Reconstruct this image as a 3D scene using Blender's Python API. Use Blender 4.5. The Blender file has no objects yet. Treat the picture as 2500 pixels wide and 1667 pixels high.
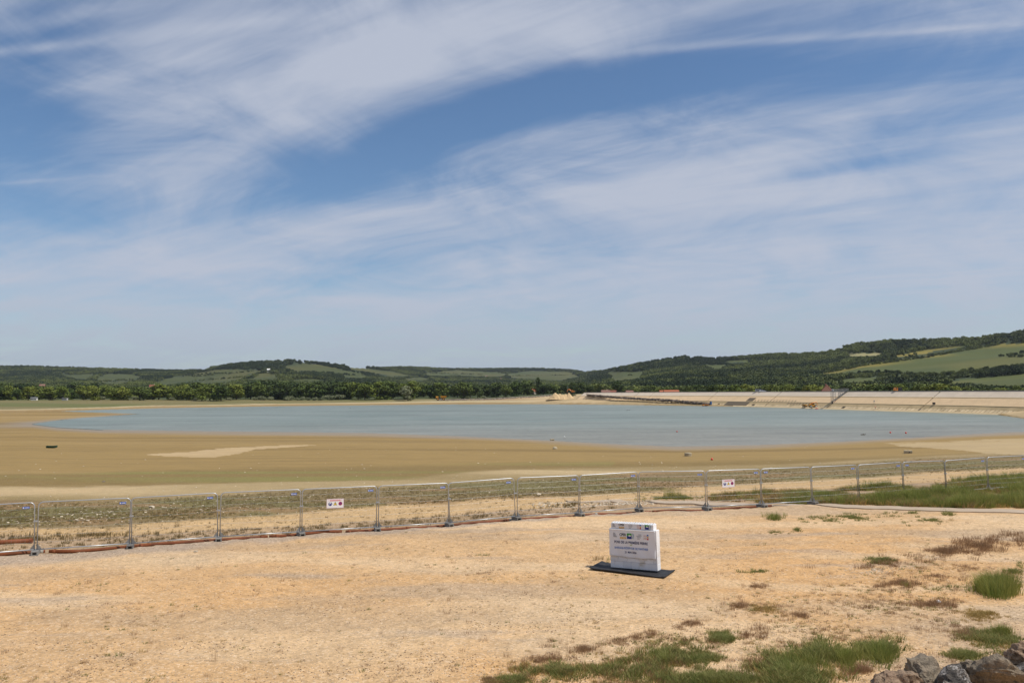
import bpy, math, random
import numpy as np
from mathutils import Matrix, Vector

random.seed(7); RNG = np.random.default_rng(7)
scene = bpy.context.scene
COL = scene.collection

# ------------------------------------------------------------------ camera
W, H, F = 2500.0, 1667.0, 2018.0          # photograph size and focal length in its pixels
PITCH, ROLL, EYE = math.atan(0.0606), 0.0078, 11.0   # water surface is z = 0
fwd0 = np.array([0, math.cos(PITCH), math.sin(PITCH)])
up0 = np.array([0, -math.sin(PITCH), math.cos(PITCH)])
right0 = np.array([1.0, 0, 0])
RIGHT = right0 * math.cos(ROLL) - up0 * math.sin(ROLL)
UP = up0 * math.cos(ROLL) + right0 * math.sin(ROLL)
FWD = fwd0
cam_data = bpy.data.cameras.new('camera')
cam_data.sensor_width = 36.0
cam_data.lens = 36.0 * F / W
cam_data.clip_start = 0.1
cam_data.clip_end = 60000.0
cam = bpy.data.objects.new('camera', cam_data)
COL.objects.link(cam)
cam.matrix_world = Matrix(((RIGHT[0], UP[0], -FWD[0], 0), (RIGHT[1], UP[1], -FWD[1], 0),
                           (RIGHT[2], UP[2], -FWD[2], EYE), (0, 0, 0, 1)))
scene.camera = cam

# ------------------------------------------------------------------ light, sky, exposure
SUN_EL, SUN_AZ = 58.0, 106.0               # azimuth measured from the view direction towards the right
sun_data = bpy.data.lights.new('sun', 'SUN')
sun_data.energy = 4.3
sun_data.angle = math.radians(0.55)
sun_data.color = (1.0, 0.95, 0.87)
sun = bpy.data.objects.new('sun', sun_data)
COL.objects.link(sun)
ce = math.cos(math.radians(SUN_EL))
to_sun = Vector((ce * math.sin(math.radians(SUN_AZ)), ce * math.cos(math.radians(SUN_AZ)), math.sin(math.radians(SUN_EL))))
sun.rotation_euler = to_sun.to_track_quat('Z', 'Y').to_euler()
sun.location = (0, 0, 400)

scene.view_settings.view_transform = 'Standard'
scene.view_settings.look = 'None'
scene.view_settings.gamma = 1.0
scene.view_settings.use_curve_mapping = False
scene.view_settings.exposure = 0.0
scene.cycles.max_bounces = 6
scene.cycles.diffuse_bounces = 3
scene.cycles.glossy_bounces = 3
scene.cycles.transparent_max_bounces = 6
scene.cycles.volume_bounces = 0
scene.cycles.use_denoising = True

# tiny expression helper over shader nodes
class E:
    nt = None
    def __init__(s, sock): s.s = sock
    @staticmethod
    def m(op, *a, clamp=False):
        n = E.nt.nodes.new('ShaderNodeMath'); n.operation = op; n.use_clamp = clamp
        for i, v in enumerate(a):
            if isinstance(v, E): E.nt.links.new(v.s, n.inputs[i])
            else: n.inputs[i].default_value = v
        return E(n.outputs[0])
    def __add__(s, o): return E.m('ADD', s, o)
    __radd__ = __add__
    def __sub__(s, o): return E.m('SUBTRACT', s, o)
    def __rsub__(s, o): return E.m('SUBTRACT', o, s)
    def __mul__(s, o): return E.m('MULTIPLY', s, o)
    __rmul__ = __mul__
    def __truediv__(s, o): return E.m('DIVIDE', s, o)
    def __rtruediv__(s, o): return E.m('DIVIDE', o, s)

def e_smooth(x, a, b):
    n = E.nt.nodes.new('ShaderNodeMapRange'); n.interpolation_type = 'SMOOTHSTEP'
    n.inputs['From Min'].default_value = a; n.inputs['From Max'].default_value = b
    n.inputs['To Min'].default_value = 0; n.inputs['To Max'].default_value = 1
    E.nt.links.new(x.s, n.inputs['Value'])
    return E(n.outputs['Result'])
def e_vec(x, y, z):
    n = E.nt.nodes.new('ShaderNodeCombineXYZ')
    for i, v in enumerate((x, y, z)):
        if isinstance(v, E): E.nt.links.new(v.s, n.inputs[i])
        else: n.inputs[i].default_value = v
    return E(n.outputs[0])
def e_noise(vec, scale, detail=4, rough=0.55, dist=0.0, dims='3D'):
    n = E.nt.nodes.new('ShaderNodeTexNoise'); n.noise_dimensions = dims
    n.inputs['Scale'].default_value = scale; n.inputs['Detail'].default_value = detail
    n.inputs['Roughness'].default_value = rough; n.inputs['Distortion'].default_value = dist
    if vec is not None: E.nt.links.new(vec.s, n.inputs['Vector'])
    return E(n.outputs['Fac'])
def e_sep(sock):
    n = E.nt.nodes.new('ShaderNodeSeparateXYZ'); E.nt.links.new(sock, n.inputs[0])
    return [E(o) for o in n.outputs]
def e_mix(fac, a, b, blend='MIX'):
    n = E.nt.nodes.new('ShaderNodeMix'); n.data_type = 'RGBA'; n.blend_type = blend
    if isinstance(fac, E): E.nt.links.new(fac.s, n.inputs[0])
    else: n.inputs[0].default_value = fac
    for v, i in ((a, 6), (b, 7)):
        if isinstance(v, E): E.nt.links.new(v.s, n.inputs[i])
        else: n.inputs[i].default_value = (*v, 1.0)
    return E(n.outputs[2])

world = bpy.data.worlds.new('World')
scene.world = world
world.use_nodes = True
world.cycles.sampling_method = 'MANUAL'; world.cycles.sample_map_resolution = 256
nt = world.node_tree; nt.nodes.clear(); E.nt = nt
tc = nt.nodes.new('ShaderNodeTexCoord')
sky = nt.nodes.new('ShaderNodeTexSky'); sky.sky_type = 'NISHITA'; sky.sun_disc = False
sky.sun_elevation = math.radians(SUN_EL); sky.sun_rotation = math.radians(SUN_AZ)
sky.altitude = 350; sky.air_density = 1.0; sky.dust_density = 0.6; sky.ozone_density = 3.5
dx, dy, dz = e_sep(tc.outputs['Generated'])
# cirrus sheet: a level layer seen in perspective, streaks lying along one wind direction
den = E.m('MAXIMUM', dz, 0.0) + 0.16
qx, qy = dx / den, dy / den
tx, ty = -0.86, 0.51
along = qx * tx + qy * ty
across = qx * (-ty) + qy * tx
warp = e_noise(e_vec(along * 0.35, across * 0.6, 3.1), 1.3, 2, 0.5)
st1 = e_noise(e_vec(along * 0.28, across * 1.1 + warp * 1.3, 0.0), 1.6, 5, 0.60, 0.35)
st2 = e_noise(e_vec(along * 0.7, across * 4.0 + warp * 2.5, 7.7), 1.8, 4, 0.62, 0.5)
st3 = e_noise(e_vec(along * 1.1 + warp, across * 9.0 + warp * 4.0, 4.4), 2.4, 3, 0.6, 0.8)
puff = e_noise(e_vec(qx, qy, 1.7), 2.0, 6, 0.60, 0.9)
# broad banks and gaps of the cloud cover in this part of the sky
yy = E.m('MAXIMUM', dy, 0.08)
gu, gv = dx / yy, dz / yy
ahead = e_smooth(dy, 0.15, 0.5)
gvec = e_vec(gu, gv, 0.0)
def bank(px, py, rx, ry, deg, amp):
    cu, cv = (px - 1250) / 2018.0, (955.8 - 0.0078 * (px - 1250) - py) / 2018.0
    mp = nt.nodes.new('ShaderNodeMapping'); mp.vector_type = 'TEXTURE'
    mp.inputs['Location'].default_value = (cu, cv, 0); mp.inputs['Rotation'].default_value = (0, 0, math.radians(deg))
    mp.inputs['Scale'].default_value = (rx / 2018.0, ry / 2018.0, 1)
    nt.links.new(gvec.s, mp.inputs['Vector'])
    dt = nt.nodes.new('ShaderNodeVectorMath'); dt.operation = 'DOT_PRODUCT'
    nt.links.new(mp.outputs[0], dt.inputs[0]); nt.links.new(mp.outputs[0], dt.inputs[1])
    return (E(dt.outputs['Value']), amp)
banks = [bank(60, 100, 170, 16, 6, 0.42), bank(120, 25, 260, 28, 12, 0.30), bank(240, 195, 130, 22, 12, 0.30), bank(60, 437, 150, 6, 4, 0.22), bank(40, 190, 190, 190, 50, -0.62), bank(30, 60, 200, 70, 10, -0.20), bank(60, 515, 330, 75, 0, -0.45),
         bank(30, 360, 260, 110, 0, -0.22), bank(330, 180, 150, 26, 8, -0.30), bank(430, 330, 180, 22, 14, -0.12),
         bank(1480, 205, 560, 80, 13, -0.72), bank(1000, 340, 340, 75, 22, -0.55), bank(2150, 150, 560, 75, 5, -0.52),
         bank(1050, 440, 380, 55, 4, -0.35), bank(2330, 285, 330, 45, 14, -0.36), bank(2050, 408, 300, 18, 10, -0.36),
         bank(1750, 555, 300, 26, 9, -0.20), bank(950, 650, 400, 45, 11, -0.26), bank(640, 110, 90, 50, 10, -0.16),
         bank(1850, 22, 170, 24, 10, -0.22), bank(720, 490, 160, 30, 5, -0.22), bank(700, 390, 120, 40, 20, -0.22),
         bank(1650, 330, 500, 60, 16, -0.10),
         bank(700, 290, 560, 110, 24, 0.26), bank(1150, 95, 560, 85, 8, 0.34), bank(1780, 88, 420, 13, 4.5, 0.30), bank(2300, 55, 420, 9, 4, 0.26),
         bank(420, 140, 300, 60, 10, 0.24), bank(560, 40, 300, 22, 6, 0.16), bank(800, 550, 900, 75, 7, 0.20), bank(1900, 400, 700, 90, 17, 0.16),
         bank(2350, 520, 520, 130, 8, 0.26), bank(1600, 500, 600, 50, 9, 0.14)]
tot = 0.0
for dt_, amp_ in banks: tot = E.m('MULTIPLY_ADD', E.m('POWER', 0.36788, dt_), amp_, tot)
tot = tot * ahead
lowband = 1.0 - e_smooth(dz, 0.02, 0.20)
cover = 0.50 + (st1 - 0.5) * 0.72 + (st2 - 0.5) * 0.46 * (0.35 + puff * 1.3) + (st3 - 0.5) * 0.22 * (0.2 + puff * 1.6) + (puff - 0.5) * 1.25 + tot * 0.85 + 0.06 + lowband * 0.28
cov = e_smooth(cover, -0.02, 1.08)
cloud_fac = E.m('MINIMUM', cov * 1.0, 0.93)
hsv = nt.nodes.new('ShaderNodeHueSaturation')
hsv.inputs['Saturation'].default_value = 1.10; hsv.inputs['Value'].default_value = 1.03
nt.links.new(sky.outputs[0], hsv.inputs['Color'])
veil = e_mix(1.0 - e_smooth(dz, 0.0, 0.14), (5.0, 5.42, 6.45), (4.05, 4.80, 5.60))
skycol = e_mix(cloud_fac, E(hsv.outputs[0]), veil)
bg = nt.nodes.new('ShaderNodeBackground'); bg.inputs['Strength'].default_value = 0.10
nt.links.new(skycol.s, bg.inputs['Color'])
wo = nt.nodes.new('ShaderNodeOutputWorld'); nt.links.new(bg.outputs[0], wo.inputs['Surface'])

# ------------------------------------------------------------------ picking places: a pixel of the photograph met with a level or a depth
def ray(px, py):
    a, b = (px - W / 2) / F, (H / 2 - py) / F
    d = np.multiply.outer(np.asarray(a), RIGHT) + np.multiply.outer(np.asarray(b), UP) + FWD
    return d
def at_z(px, py, z):
    d = ray(px, py); t = (z - EYE) / d[..., 2]
    return d * t[..., None] + np.array([0, 0, EYE]) if d.ndim > 1 else d * t + np.array([0, 0, EYE])
def at_y(px, py, y):
    d = ray(px, py); t = y / d[1]
    return d * t + np.array([0, 0, EYE])
def project(x, y, z):
    v = np.stack([x, y, z - EYE], -1)
    f = v @ FWD; f = np.where(f < 0.05, 0.05, f)
    return W / 2 + F * (v @ RIGHT) / f, H / 2 - F * (v @ UP) / f
def yhor(px): return 955.8 - 0.0078 * (np.asarray(px) - 1250.0)

# ------------------------------------------------------------------ value noise for terrain and zones
_perm = np.random.default_rng(3).random((256, 256))
def vnoise(x, y):
    xi, yi = np.floor(x).astype(int), np.floor(y).astype(int)
    fx, fy = x - xi, y - yi
    fx, fy = fx * fx * (3 - 2 * fx), fy * fy * (3 - 2 * fy)
    g = lambda a, b: _perm[a & 255, b & 255]
    return (g(xi, yi) * (1 - fx) + g(xi + 1, yi) * fx) * (1 - fy) + (g(xi, yi + 1) * (1 - fx) + g(xi + 1, yi + 1) * fx) * fy
def fbm(x, y, s, o=4):
    t, a, n = 0, 1.0, 0
    for i in range(o):
        t = t + a * vnoise(x / s + 17.3 * i, y / s - 9.1 * i); n += a; a *= 0.5; s *= 0.5
    return t / n            # 0..1, mean 0.5
def sstep(x, a, b):
    t = np.clip((x - a) / (b - a), 0, 1); return t * t * (3 - 2 * t)
def in_poly(px, py, poly):
    inside = np.zeros(px.shape, bool)
    n = len(poly)
    for i in range(n):
        x0, y0 = poly[i]; x1, y1 = poly[(i + 1) % n]
        if y0 == y1: continue
        c = ((y0 > py) != (y1 > py)) & (px < (x1 - x0) * (py - y0) / (y1 - y0) + x0)
        inside ^= c
    return inside
def curve(pts, x):
    p = np.array(pts, float); return np.interp(x, p[:, 0], p[:, 1])

# ------------------------------------------------------------------ the lie of the land
NEAR_SHORE = [(-300, 1038), (0, 1037), (80, 1035.5), (140, 1043), (250, 1049), (560, 1053), (900, 1057), (1100, 1064), (1300, 1073),
              (1500, 1084), (1650, 1090), (1850, 1086), (2050, 1078), (2250, 1067), (2400, 1058), (2500, 1054), (2800, 1046)]
FAR_SHORE = [(-300, 1008), (0, 1006), (100, 1004.5), (400, 996), (700, 991), (1100, 987), (1300, 986.5), (1500, 988), (1700, 990.5),
             (1880, 994), (2100, 1001), (2300, 1007.5), (2430, 1012), (2500, 1022), (2580, 1036), (2800, 1044)]
WATER_POLY = [(80, 1035.5), (140, 1043), (250, 1049), (560, 1053), (900, 1057), (1100, 1064), (1300, 1073), (1500, 1084), (1650, 1090),
              (1850, 1086), (2050, 1078), (2250, 1067), (2400, 1058), (2500, 1054), (2560, 1049), (2580, 1040), (2500, 1022), (2430, 1012), (2300, 1007.5),
              (2100, 1001), (1880, 994), (1700, 990.5), (1500, 988), (1300, 986.5), (1100, 987), (700, 991), (400, 996), (230, 1000.5), (150, 1004),
              (220, 1006.5), (300, 1009), (345, 1010.5), (300, 1013.5), (200, 1020), (130, 1027.5)]
def shore_curve(pts):
    p = np.array(pts, float)
    xs = np.linspace(p[0, 0], p[-1, 0], 300); ys = np.interp(xs, p[:, 0], p[:, 1])
    q = at_z(xs, ys, 0.0)
    a = q[:, 0] / q[:, 1]; o = np.argsort(a)
    return a[o], q[o, 1]
NS_A, NS_D = shore_curve(NEAR_SHORE)
FS_A, FS_D = shore_curve(FAR_SHORE)
# fence posts in plan (3.5 m panels)
POSTS = [(-19.35 + 3.249 * i, 33.9 + 1.288 * i) for i in range(-2, 9)]
for j, px_ in enumerate((1717, 1850, 1973, 2086, 2195, 2298, 2400, 2498, 2594)):
    d_ = 44.5 * (1 + 0.0262 * j); POSTS.append(((px_ - 1250) / 2018.0 * d_, d_))
_fa = np.array([p[0] / p[1] for p in POSTS]); _fd = np.array([p[1] for p in POSTS])
SKYLINE = [(-400, 886), (0, 890), (60, 889), (200, 893), (330, 897), (440, 899), (500, 897), (520, 890), (600, 878), (720, 873), (790, 880), (850, 888),
           (920, 892), (1000, 891), (1100, 896), (1200, 896), (1300, 895), (1380, 897), (1430, 904), (1477, 898), (1520, 889), (1594, 875), (1673, 863),
           (1735, 868), (1811, 864), (1880, 857), (1950, 857), (2040, 848), (2091, 830), (2186, 822), (2295, 821), (2404, 814), (2500, 799), (2900, 770)]
RIDGE_D = [(-400, 3600), (0, 3600), (400, 3450), (520, 3100), (700, 2900), (850, 3000), (950, 3500), (1050, 4300), (1250, 4800), (1390, 4600),
           (1450, 3200), (1520, 2750), (1700, 2600), (1900, 2400), (2100, 2100), (2300, 1900), (2500, 1750), (2900, 1600)]
BASE_D = [(-400, 1300), (900, 1300), (1300, 1400), (1500, 1200), (1900, 1000), (2500, 800), (2900, 760)]
BANK_K = [(-400, .042), (1200, .045), (1290, .07), (1430, .11), (1600, .16), (1720, .13), (1800, .05), (2900, .05)]
BANK_CAP = [(-400, 7.2), (100, 7.6), (600, 9.6), (1200, 8.6), (1430, 8.6), (1600, 5.0), (2900, 4.5)]

def terrain(x, y):
    x = np.asarray(x, float); y = np.asarray(y, float)
    r = np.hypot(x, y)
    A = x / np.maximum(y, 0.9 * r * 0.5 + 1e-6)
    A = np.clip(A, -0.85, 0.9)
    D = r / np.sqrt(1 + A * A)                      # depth along the (clamped) column
    px = 1250 + 2018 * A
    Df = np.interp(A, _fa, _fd); Ds = np.interp(A, NS_A, NS_D); Dw = np.maximum(np.interp(A, FS_A, FS_D), Ds + 5)
    z = np.full(D.shape, EYE - 1.65)
    z = np.where(D > 4, EYE - 1.65 - 4.55 * np.clip((D - 4) / 13.0, 0, 1), z)
    rough_near = ((fbm(x, y, 3.0, 3) - 0.5) * 0.16 + (fbm(x + 50, y, 0.9, 3) - 0.5) * 0.10) * (1 - np.exp(-(((x - 4.4) / 2.2) ** 2 + ((y - 29.1) / 1.8) ** 2) ** 2))
    z = np.where(D > 17, EYE - 6.2 - 0.2 * np.clip((D - 17) / np.maximum(Df - 17, 1), 0, 1), z)
    s = np.clip((D - Df) / (Ds - Df), 0, 1)
    zb = EYE - 6.4 - 4.54 * s ** 0.62
    z = np.where(D > Df, zb, z)
    z = z + rough_near * sstep(D, 12, 18) * (1 - sstep(D, 60, 90))
    bumps = (fbm(x * 0.4, y, 2.2, 3) - 0.5) * 0.7 * sstep(D, Df + 1.5, Df + 6) * (1 - sstep(D, Df + 14, Df + 24))
    z = z + bumps
    mud = (fbm(x, y, 40, 3) - 0.5) * 0.12 * sstep(D, 70, 110)
    z = np.where(D > Df, z + mud * (1 - sstep(s, 0.75, 1.0)), z)
    z = np.where(D > Ds, 0.06, z)
    k = curve(BANK_K, px); cap = curve(BANK_CAP, px)
    far = 0.06 + cap * (1 - np.exp(-k * np.maximum(D - Dw, 0) / cap * 1.25)) + (fbm(x, y, 60, 3) - 0.5) * 1.0 * sstep(D - Dw, 30, 120)
    z = np.where(D > Dw, far, z)
    # hills
    Db = curve(BASE_D, px); Dr = curve(RIDGE_D, px); sk = curve(SKYLINE, px) + 13.0 * 2018 / Dr
    yh = yhor(px); pyb = yh - 1.0
    t = np.clip((D - Db) / (Dr - Db), 0, 1)
    zh = EYE + (yh - (pyb + (sk - pyb) * (0.85 * t + 0.15 * t * t))) * D / 2018.0
    zh = zh + (fbm(x, y, 420, 4) - 0.5) * 26 * np.sin(np.pi * t)
    z = np.where(D > Db, np.maximum(zh, 0) * sstep(D, Db, Db + 150) + far * (1 - sstep(D, Db, Db + 150)), z)
    zr = EYE + (yh - sk) * Dr / 2018.0
    z = np.where(D > Dr, np.maximum(zr - (D - Dr) * 0.07, -20), z)
    # the lake hollow
    p0x, p0y = project(x, y, np.zeros_like(x))
    wet = in_poly(p0x, p0y, WATER_POLY) & (D > 100) & (D < 1000) & (y > 0)
    z = np.where(wet, -0.8, z)
    return z
def tz(x, y): return float(terrain(np.array([x]), np.array([y]))[0])
def on_ground(px, py, z0=4.6, it=25):
    """point of the ground seen at a pixel (near side of the lake)"""
    z = z0
    for _ in range(it):
        p = at_z(px, py, z); z = 0.5 * z + 0.5 * tz(p[0], p[1])
    return Vector((p[0], p[1], tz(p[0], p[1])))

# ------------------------------------------------------------------ object helpers
def tag(o, label=None, cat=None, group=None, kind=None):
    if label: o['label'] = label
    if cat: o['category'] = cat
    if group: o['group'] = group
    if kind: o['kind'] = kind
    return o
def empty(name, loc=(0, 0, 0), rz=0.0, label=None, cat=None, group=None):
    o = bpy.data.objects.new(name, None); COL.objects.link(o)
    o.location = loc; o.rotation_euler = (0, 0, rz); o.empty_display_size = 0.2
    return tag(o, label, cat, group)
def link_mesh(name, me, parent=None):
    o = bpy.data.objects.new(name, me); COL.objects.link(o)
    if parent: o.parent = parent
    return o
def copy_tree(o, parent=None):
    c = o.copy(); COL.objects.link(c); c.parent = parent
    for ch in [q for q in o.children]: copy_tree(ch, c)
    return c

class MB:
    """collects shapes of one part and links them as ONE mesh object"""
    def __init__(s): s.v, s.f = [], []
    def add(s, v, f):
        n = len(s.v); s.v += [tuple(p) for p in v]; s.f += [tuple(i + n for i in q) for q in f]; return s
    def box(s, c, d, rz=0.0, rx=0.0, ry=0.0, taper=1.0, bev=0.0):
        M = Matrix.Rotation(rz, 3, 'Z') @ Matrix.Rotation(ry, 3, 'Y') @ Matrix.Rotation(rx, 3, 'X')
        hx, hy, hz = d[0] / 2, d[1] / 2, d[2] / 2
        if bev > 0:
            b = min(bev, hx * .9, hy * .9, hz * .9)
            vs = []
            for sz, ins in ((-hz, b), (-hz + b, 0), (hz - b, 0), (hz, b)):
                X, Y = hx - ins, hy - ins
                q = b * 0.6
                L = [(-X + q, -Y), (X - q, -Y), (X, -Y + q), (X, Y - q), (X - q, Y), (-X + q, Y), (-X, Y - q), (-X, -Y + q)]
                vs += [(a, c_, sz) for a, c_ in L]
            fs = [tuple(reversed(range(8)))]
            for k in range(3):
                for i in range(8):
                    j = (i + 1) % 8; fs.append((k * 8 + i, k * 8 + j, k * 8 + 8 + j, k * 8 + 8 + i))
            fs.append(tuple(range(24, 32)))
        else:
            vs = [(-hx, -hy, -hz), (hx, -hy, -hz), (hx, hy, -hz), (-hx, hy, -hz)] + \
                 [(sx * hx * taper, sy * hy * taper, hz) for sx, sy in ((-1, -1), (1, -1), (1, 1), (-1, 1))]
            fs = [(3, 2, 1, 0), (4, 5, 6, 7), (0, 1, 5, 4), (1, 2, 6, 5), (2, 3, 7, 6), (3, 0, 4, 7)]
        c = Vector(c)
        return s.add([M @ Vector(p) + c for p in vs], fs)
    def tube(s, pts, r, n=8, cap=True):
        pts = [Vector(p) for p in pts]; rs = r if isinstance(r, (list, tuple)) else [r] * len(pts)
        vs, fs = [], []
        up = Vector((0, 0, 1)); prev = None
        for i, p in enumerate(pts):
            t = (pts[min(i + 1, len(pts) - 1)] - pts[max(i - 1, 0)]).normalized()
            if prev is None:
                a = t.cross(up if abs(t.z) < 0.95 else Vector((1, 0, 0))).normalized()
            else:
                a = (prev - t * prev.dot(t)).normalized()
            prev = a; b = t.cross(a)
            for k in range(n):
                w = 2 * math.pi * k / n
                vs.append(p + (a * math.cos(w) + b * math.sin(w)) * rs[i])
        for i in range(len(pts) - 1):
            for k in range(n):
                k2 = (k + 1) % n
                fs.append((i * n + k, i * n + k2, (i + 1) * n + k2, (i + 1) * n + k))
        if cap:
            fs.append(tuple(reversed(range(n)))); fs.append(tuple(range((len(pts) - 1) * n, len(pts) * n)))
        return s.add(vs, fs)
    def lathe(s, prof, n=16, c=(0, 0, 0)):
        vs, fs = [], []
        for (r, z) in prof:
            for k in range(n):
                w = 2 * math.pi * k / n; vs.append((c[0] + r * math.cos(w), c[1] + r * math.sin(w), c[2] + z))
        for i in range(len(prof) - 1):
            for k in range(n):
                k2 = (k + 1) % n; fs.append((i * n + k, i * n + k2, (i + 1) * n + k2, (i + 1) * n + k))
        fs.append(tuple(reversed(range(n)))); fs.append(tuple(range((len(prof) - 1) * n, len(prof) * n)))
        return s.add(vs, fs)
    def prism(s, poly, y0, y1):
        """profile in x,z drawn counter-clockwise seen from -y, run from y0 to y1"""
        n = len(poly)
        vs = [(a, y0, b) for a, b in poly] + [(a, y1, b) for a, b in poly]
        fs = [tuple(range(n)), tuple(reversed(range(n, 2 * n)))]
        for i in range(n):
            j = (i + 1) % n; fs.append((j, i, n + i, n + j))
        return s.add(vs, fs)
    def wheel(s, c, r, w, n=18):
        pr = [(r * .55, -w / 2), (r * .92, -w / 2), (r, -w * .32), (r, w * .32), (r * .92, w / 2), (r * .55, w / 2)]
        vs, fs = [], []
        for (rr, o) in pr:
            for k in range(n):
                a = 2 * math.pi * k / n; vs.append((c[0] + rr * math.cos(a), c[1] + o, c[2] + rr * math.sin(a)))
        for i in range(len(pr) - 1):
            for k in range(n):
                k2 = (k + 1) % n; fs.append((i * n + k, (i + 1) * n + k, (i + 1) * n + k2, i * n + k2))
        fs.append(tuple(range(n))); fs.append(tuple(reversed(range((len(pr) - 1) * n, len(pr) * n))))
        return s.add(vs, fs)
    def mesh(s, name, mat, smooth=False):
        me = bpy.data.meshes.new(name); me.from_pydata(s.v, [], s.f); me.materials.append(mat)
        if smooth: me.polygons.foreach_set('use_smooth', [True] * len(me.polygons))
        me.update(); return me
    def build(s, name, mat, parent=None, smooth=False):
        return link_mesh(name, s.mesh(name, mat, smooth), parent)

# ------------------------------------------------------------------ materials
def new_mat(name):
    m = bpy.data.materials.new(name); m.use_nodes = True
    nt = m.node_tree; E.nt = nt
    return m, nt, nt.nodes['Principled BSDF']
def mat(name, rgb, rough=0.6, var=0.12, scale=4.0, metal=0.0, spec=0.4, dirt=None, dirt_amt=0.0, bump=0.0, rnd=0.0):
    m, nt, b = new_mat(name)
    b.inputs['Roughness'].default_value = rough; b.inputs['Metallic'].default_value = metal
    b.inputs['Specular IOR Level'].default_value = spec
    tcn = nt.nodes.new('ShaderNodeTexCoord'); co = E(tcn.outputs['Object'])
    n1 = e_noise(co, scale, 5, 0.6)
    v = (n1 - 0.5) * (2 * var) + 1.0
    if rnd:
        oi = nt.nodes.new('ShaderNodeObjectInfo'); v = v * ((E(oi.outputs['Random']) - 0.5) * (2 * rnd) + 1.0)
    c = e_mix(1.0, rgb, e_vec(v, v, v), 'MULTIPLY')
    if dirt:
        n2 = e_noise(co, scale * 0.45, 6, 0.65)
        c = e_mix(e_smooth(n2, 0.62 - dirt_amt * 0.3, 0.72) * 0.8, c, dirt)
    nt.links.new(c.s, b.inputs['Base Color'])
    if bump:
        bn = nt.nodes.new('ShaderNodeBump'); bn.inputs['Strength'].default_value = bump; bn.inputs['Distance'].default_value = 0.02
        nt.links.new(e_noise(co, scale * 3, 5, 0.6).s, bn.inputs['Height']); nt.links.new(bn.outputs[0], b.inputs['Normal'])
    return m
# ------------------------------------------------------------------ ground sheet
MEADOWS = [[(141, 912), (225, 914), (217, 927), (185, 924), (150, 915)],
    [(234, 922), (264, 912), (300, 912), (343, 919), (326, 927), (245, 930)], [(245, 933), (327, 929), (290, 937), (255, 936)],
    [(375, 937), (424, 919), (470, 912), (511, 905), (623, 901), (640, 905), (600, 920), (473, 931), (410, 939)],
    [(600, 905), (622, 904), (616, 913), (600, 914)], [(605, 927), (635, 913), (679, 912), (673, 922), (638, 930)],
    [(692, 894), (720, 889), (747, 887), (790, 892), (818, 898), (894, 913), (872, 916), (790, 908), (714, 907)],
    [(701, 928), (752, 922), (807, 928), (763, 931)], [(853, 894), (886, 898), (954, 908), (1019, 919), (954, 919), (899, 908), (858, 900)],
    [(981, 927), (1024, 922), (1057, 927), (1024, 930)], [(1027, 911), (1117, 904), (1171, 907), (1240, 911), (1226, 920), (1117, 916), (1049, 917)],
    [(829, 917), (897, 917), (894, 924), (845, 922)], [(1240, 911), (1305, 905), (1392, 908), (1417, 919), (1371, 930), (1322, 927), (1240, 922)],
    [(1477, 909), (1498, 907), (1577, 908), (1567, 924), (1520, 930), (1490, 930), (1496, 919)], [(1713, 890), (1773, 890), (1779, 898), (1743, 900)],
    [(1765, 879), (1822, 877), (1830, 885), (1779, 885)], [(1612, 940), (1660, 935), (1655, 940)],
    [(1980, 916), (2105, 892), (2173, 883), (2268, 870), (2363, 853), (2445, 839), (2500, 836), (2700, 830), (2700, 880), (2500, 893), (2390, 902), (2295, 916), (2263, 916),
     (2214, 911), (2132, 908), (2078, 911)],
    [(2184, 870), (2241, 859), (2358, 845), (2377, 844), (2268, 862), (2200, 874)],
    [(2135, 932), (2268, 920), (2391, 911), (2372, 919), (2268, 924), (2159, 935)],
    [(2279, 935), (2377, 921), (2500, 909), (2700, 900), (2700, 938), (2431, 943), (2377, 935), (2323, 937)],
    [(1996, 938), (2078, 924), (2214, 913), (2132, 928), (2050, 935)], [(460, 939), (520, 926), (600, 922), (560, 934)]]
STRAW = [[(2061, 862), (2157, 859), (2157, 870), (2072, 868)]]
B_MUD = [(-300, 1160), (0, 1158), (600, 1145), (1240, 1132), (1600, 1128), (1900, 1122), (2200, 1112), (2500, 1100), (2800, 1090)]
B_OLIVE = [(-300, 1190), (0, 1188), (300, 1186), (600, 1178), (1000, 1167), (1240, 1145), (1600, 1140), (1900, 1135), (2200, 1118), (2500, 1104), (2800, 1094)]
B_PALE = [(-300, 1230), (0, 1226), (300, 1221), (650, 1201), (1000, 1182), (1250, 1172), (1500, 1158), (1900, 1143), (2200, 1121), (2500, 1108), (2800, 1098)]
B_WEED = [(-300, 1296), (0, 1287), (300, 1280), (650, 1258), (900, 1238), (1250, 1216), (1500, 1203), (1700, 1190), (1900, 1176), (2200, 1158), (2500, 1143), (2800, 1130)]
B_TRACK = [(-300, 1310), (0, 1303), (300, 1303), (650, 1290), (1000, 1265), (1250, 1243), (1500, 1224), (1700, 1212), (1900, 1200), (2200, 1180), (2500, 1165), (2800, 1150)]
PALE_PATCH = [[(345, 1110), (430, 1114), (480, 1117), (525, 1116), (560, 1110), (620, 1099), (700, 1092), (772, 1086.5), (740, 1085.5), (640, 1089), (560, 1093), (450, 1103)],
    [(2160, 1082), (2350, 1076), (2700, 1066), (2700, 1112), (2500, 1110), (2420, 1108), (2380, 1102), (2300, 1095), (2230, 1092), (2190, 1088)],
    [(-200, 1205), (0, 1198), (250, 1190), (350, 1188), (340, 1192), (200, 1204), (0, 1215), (-200, 1220)]]

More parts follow.
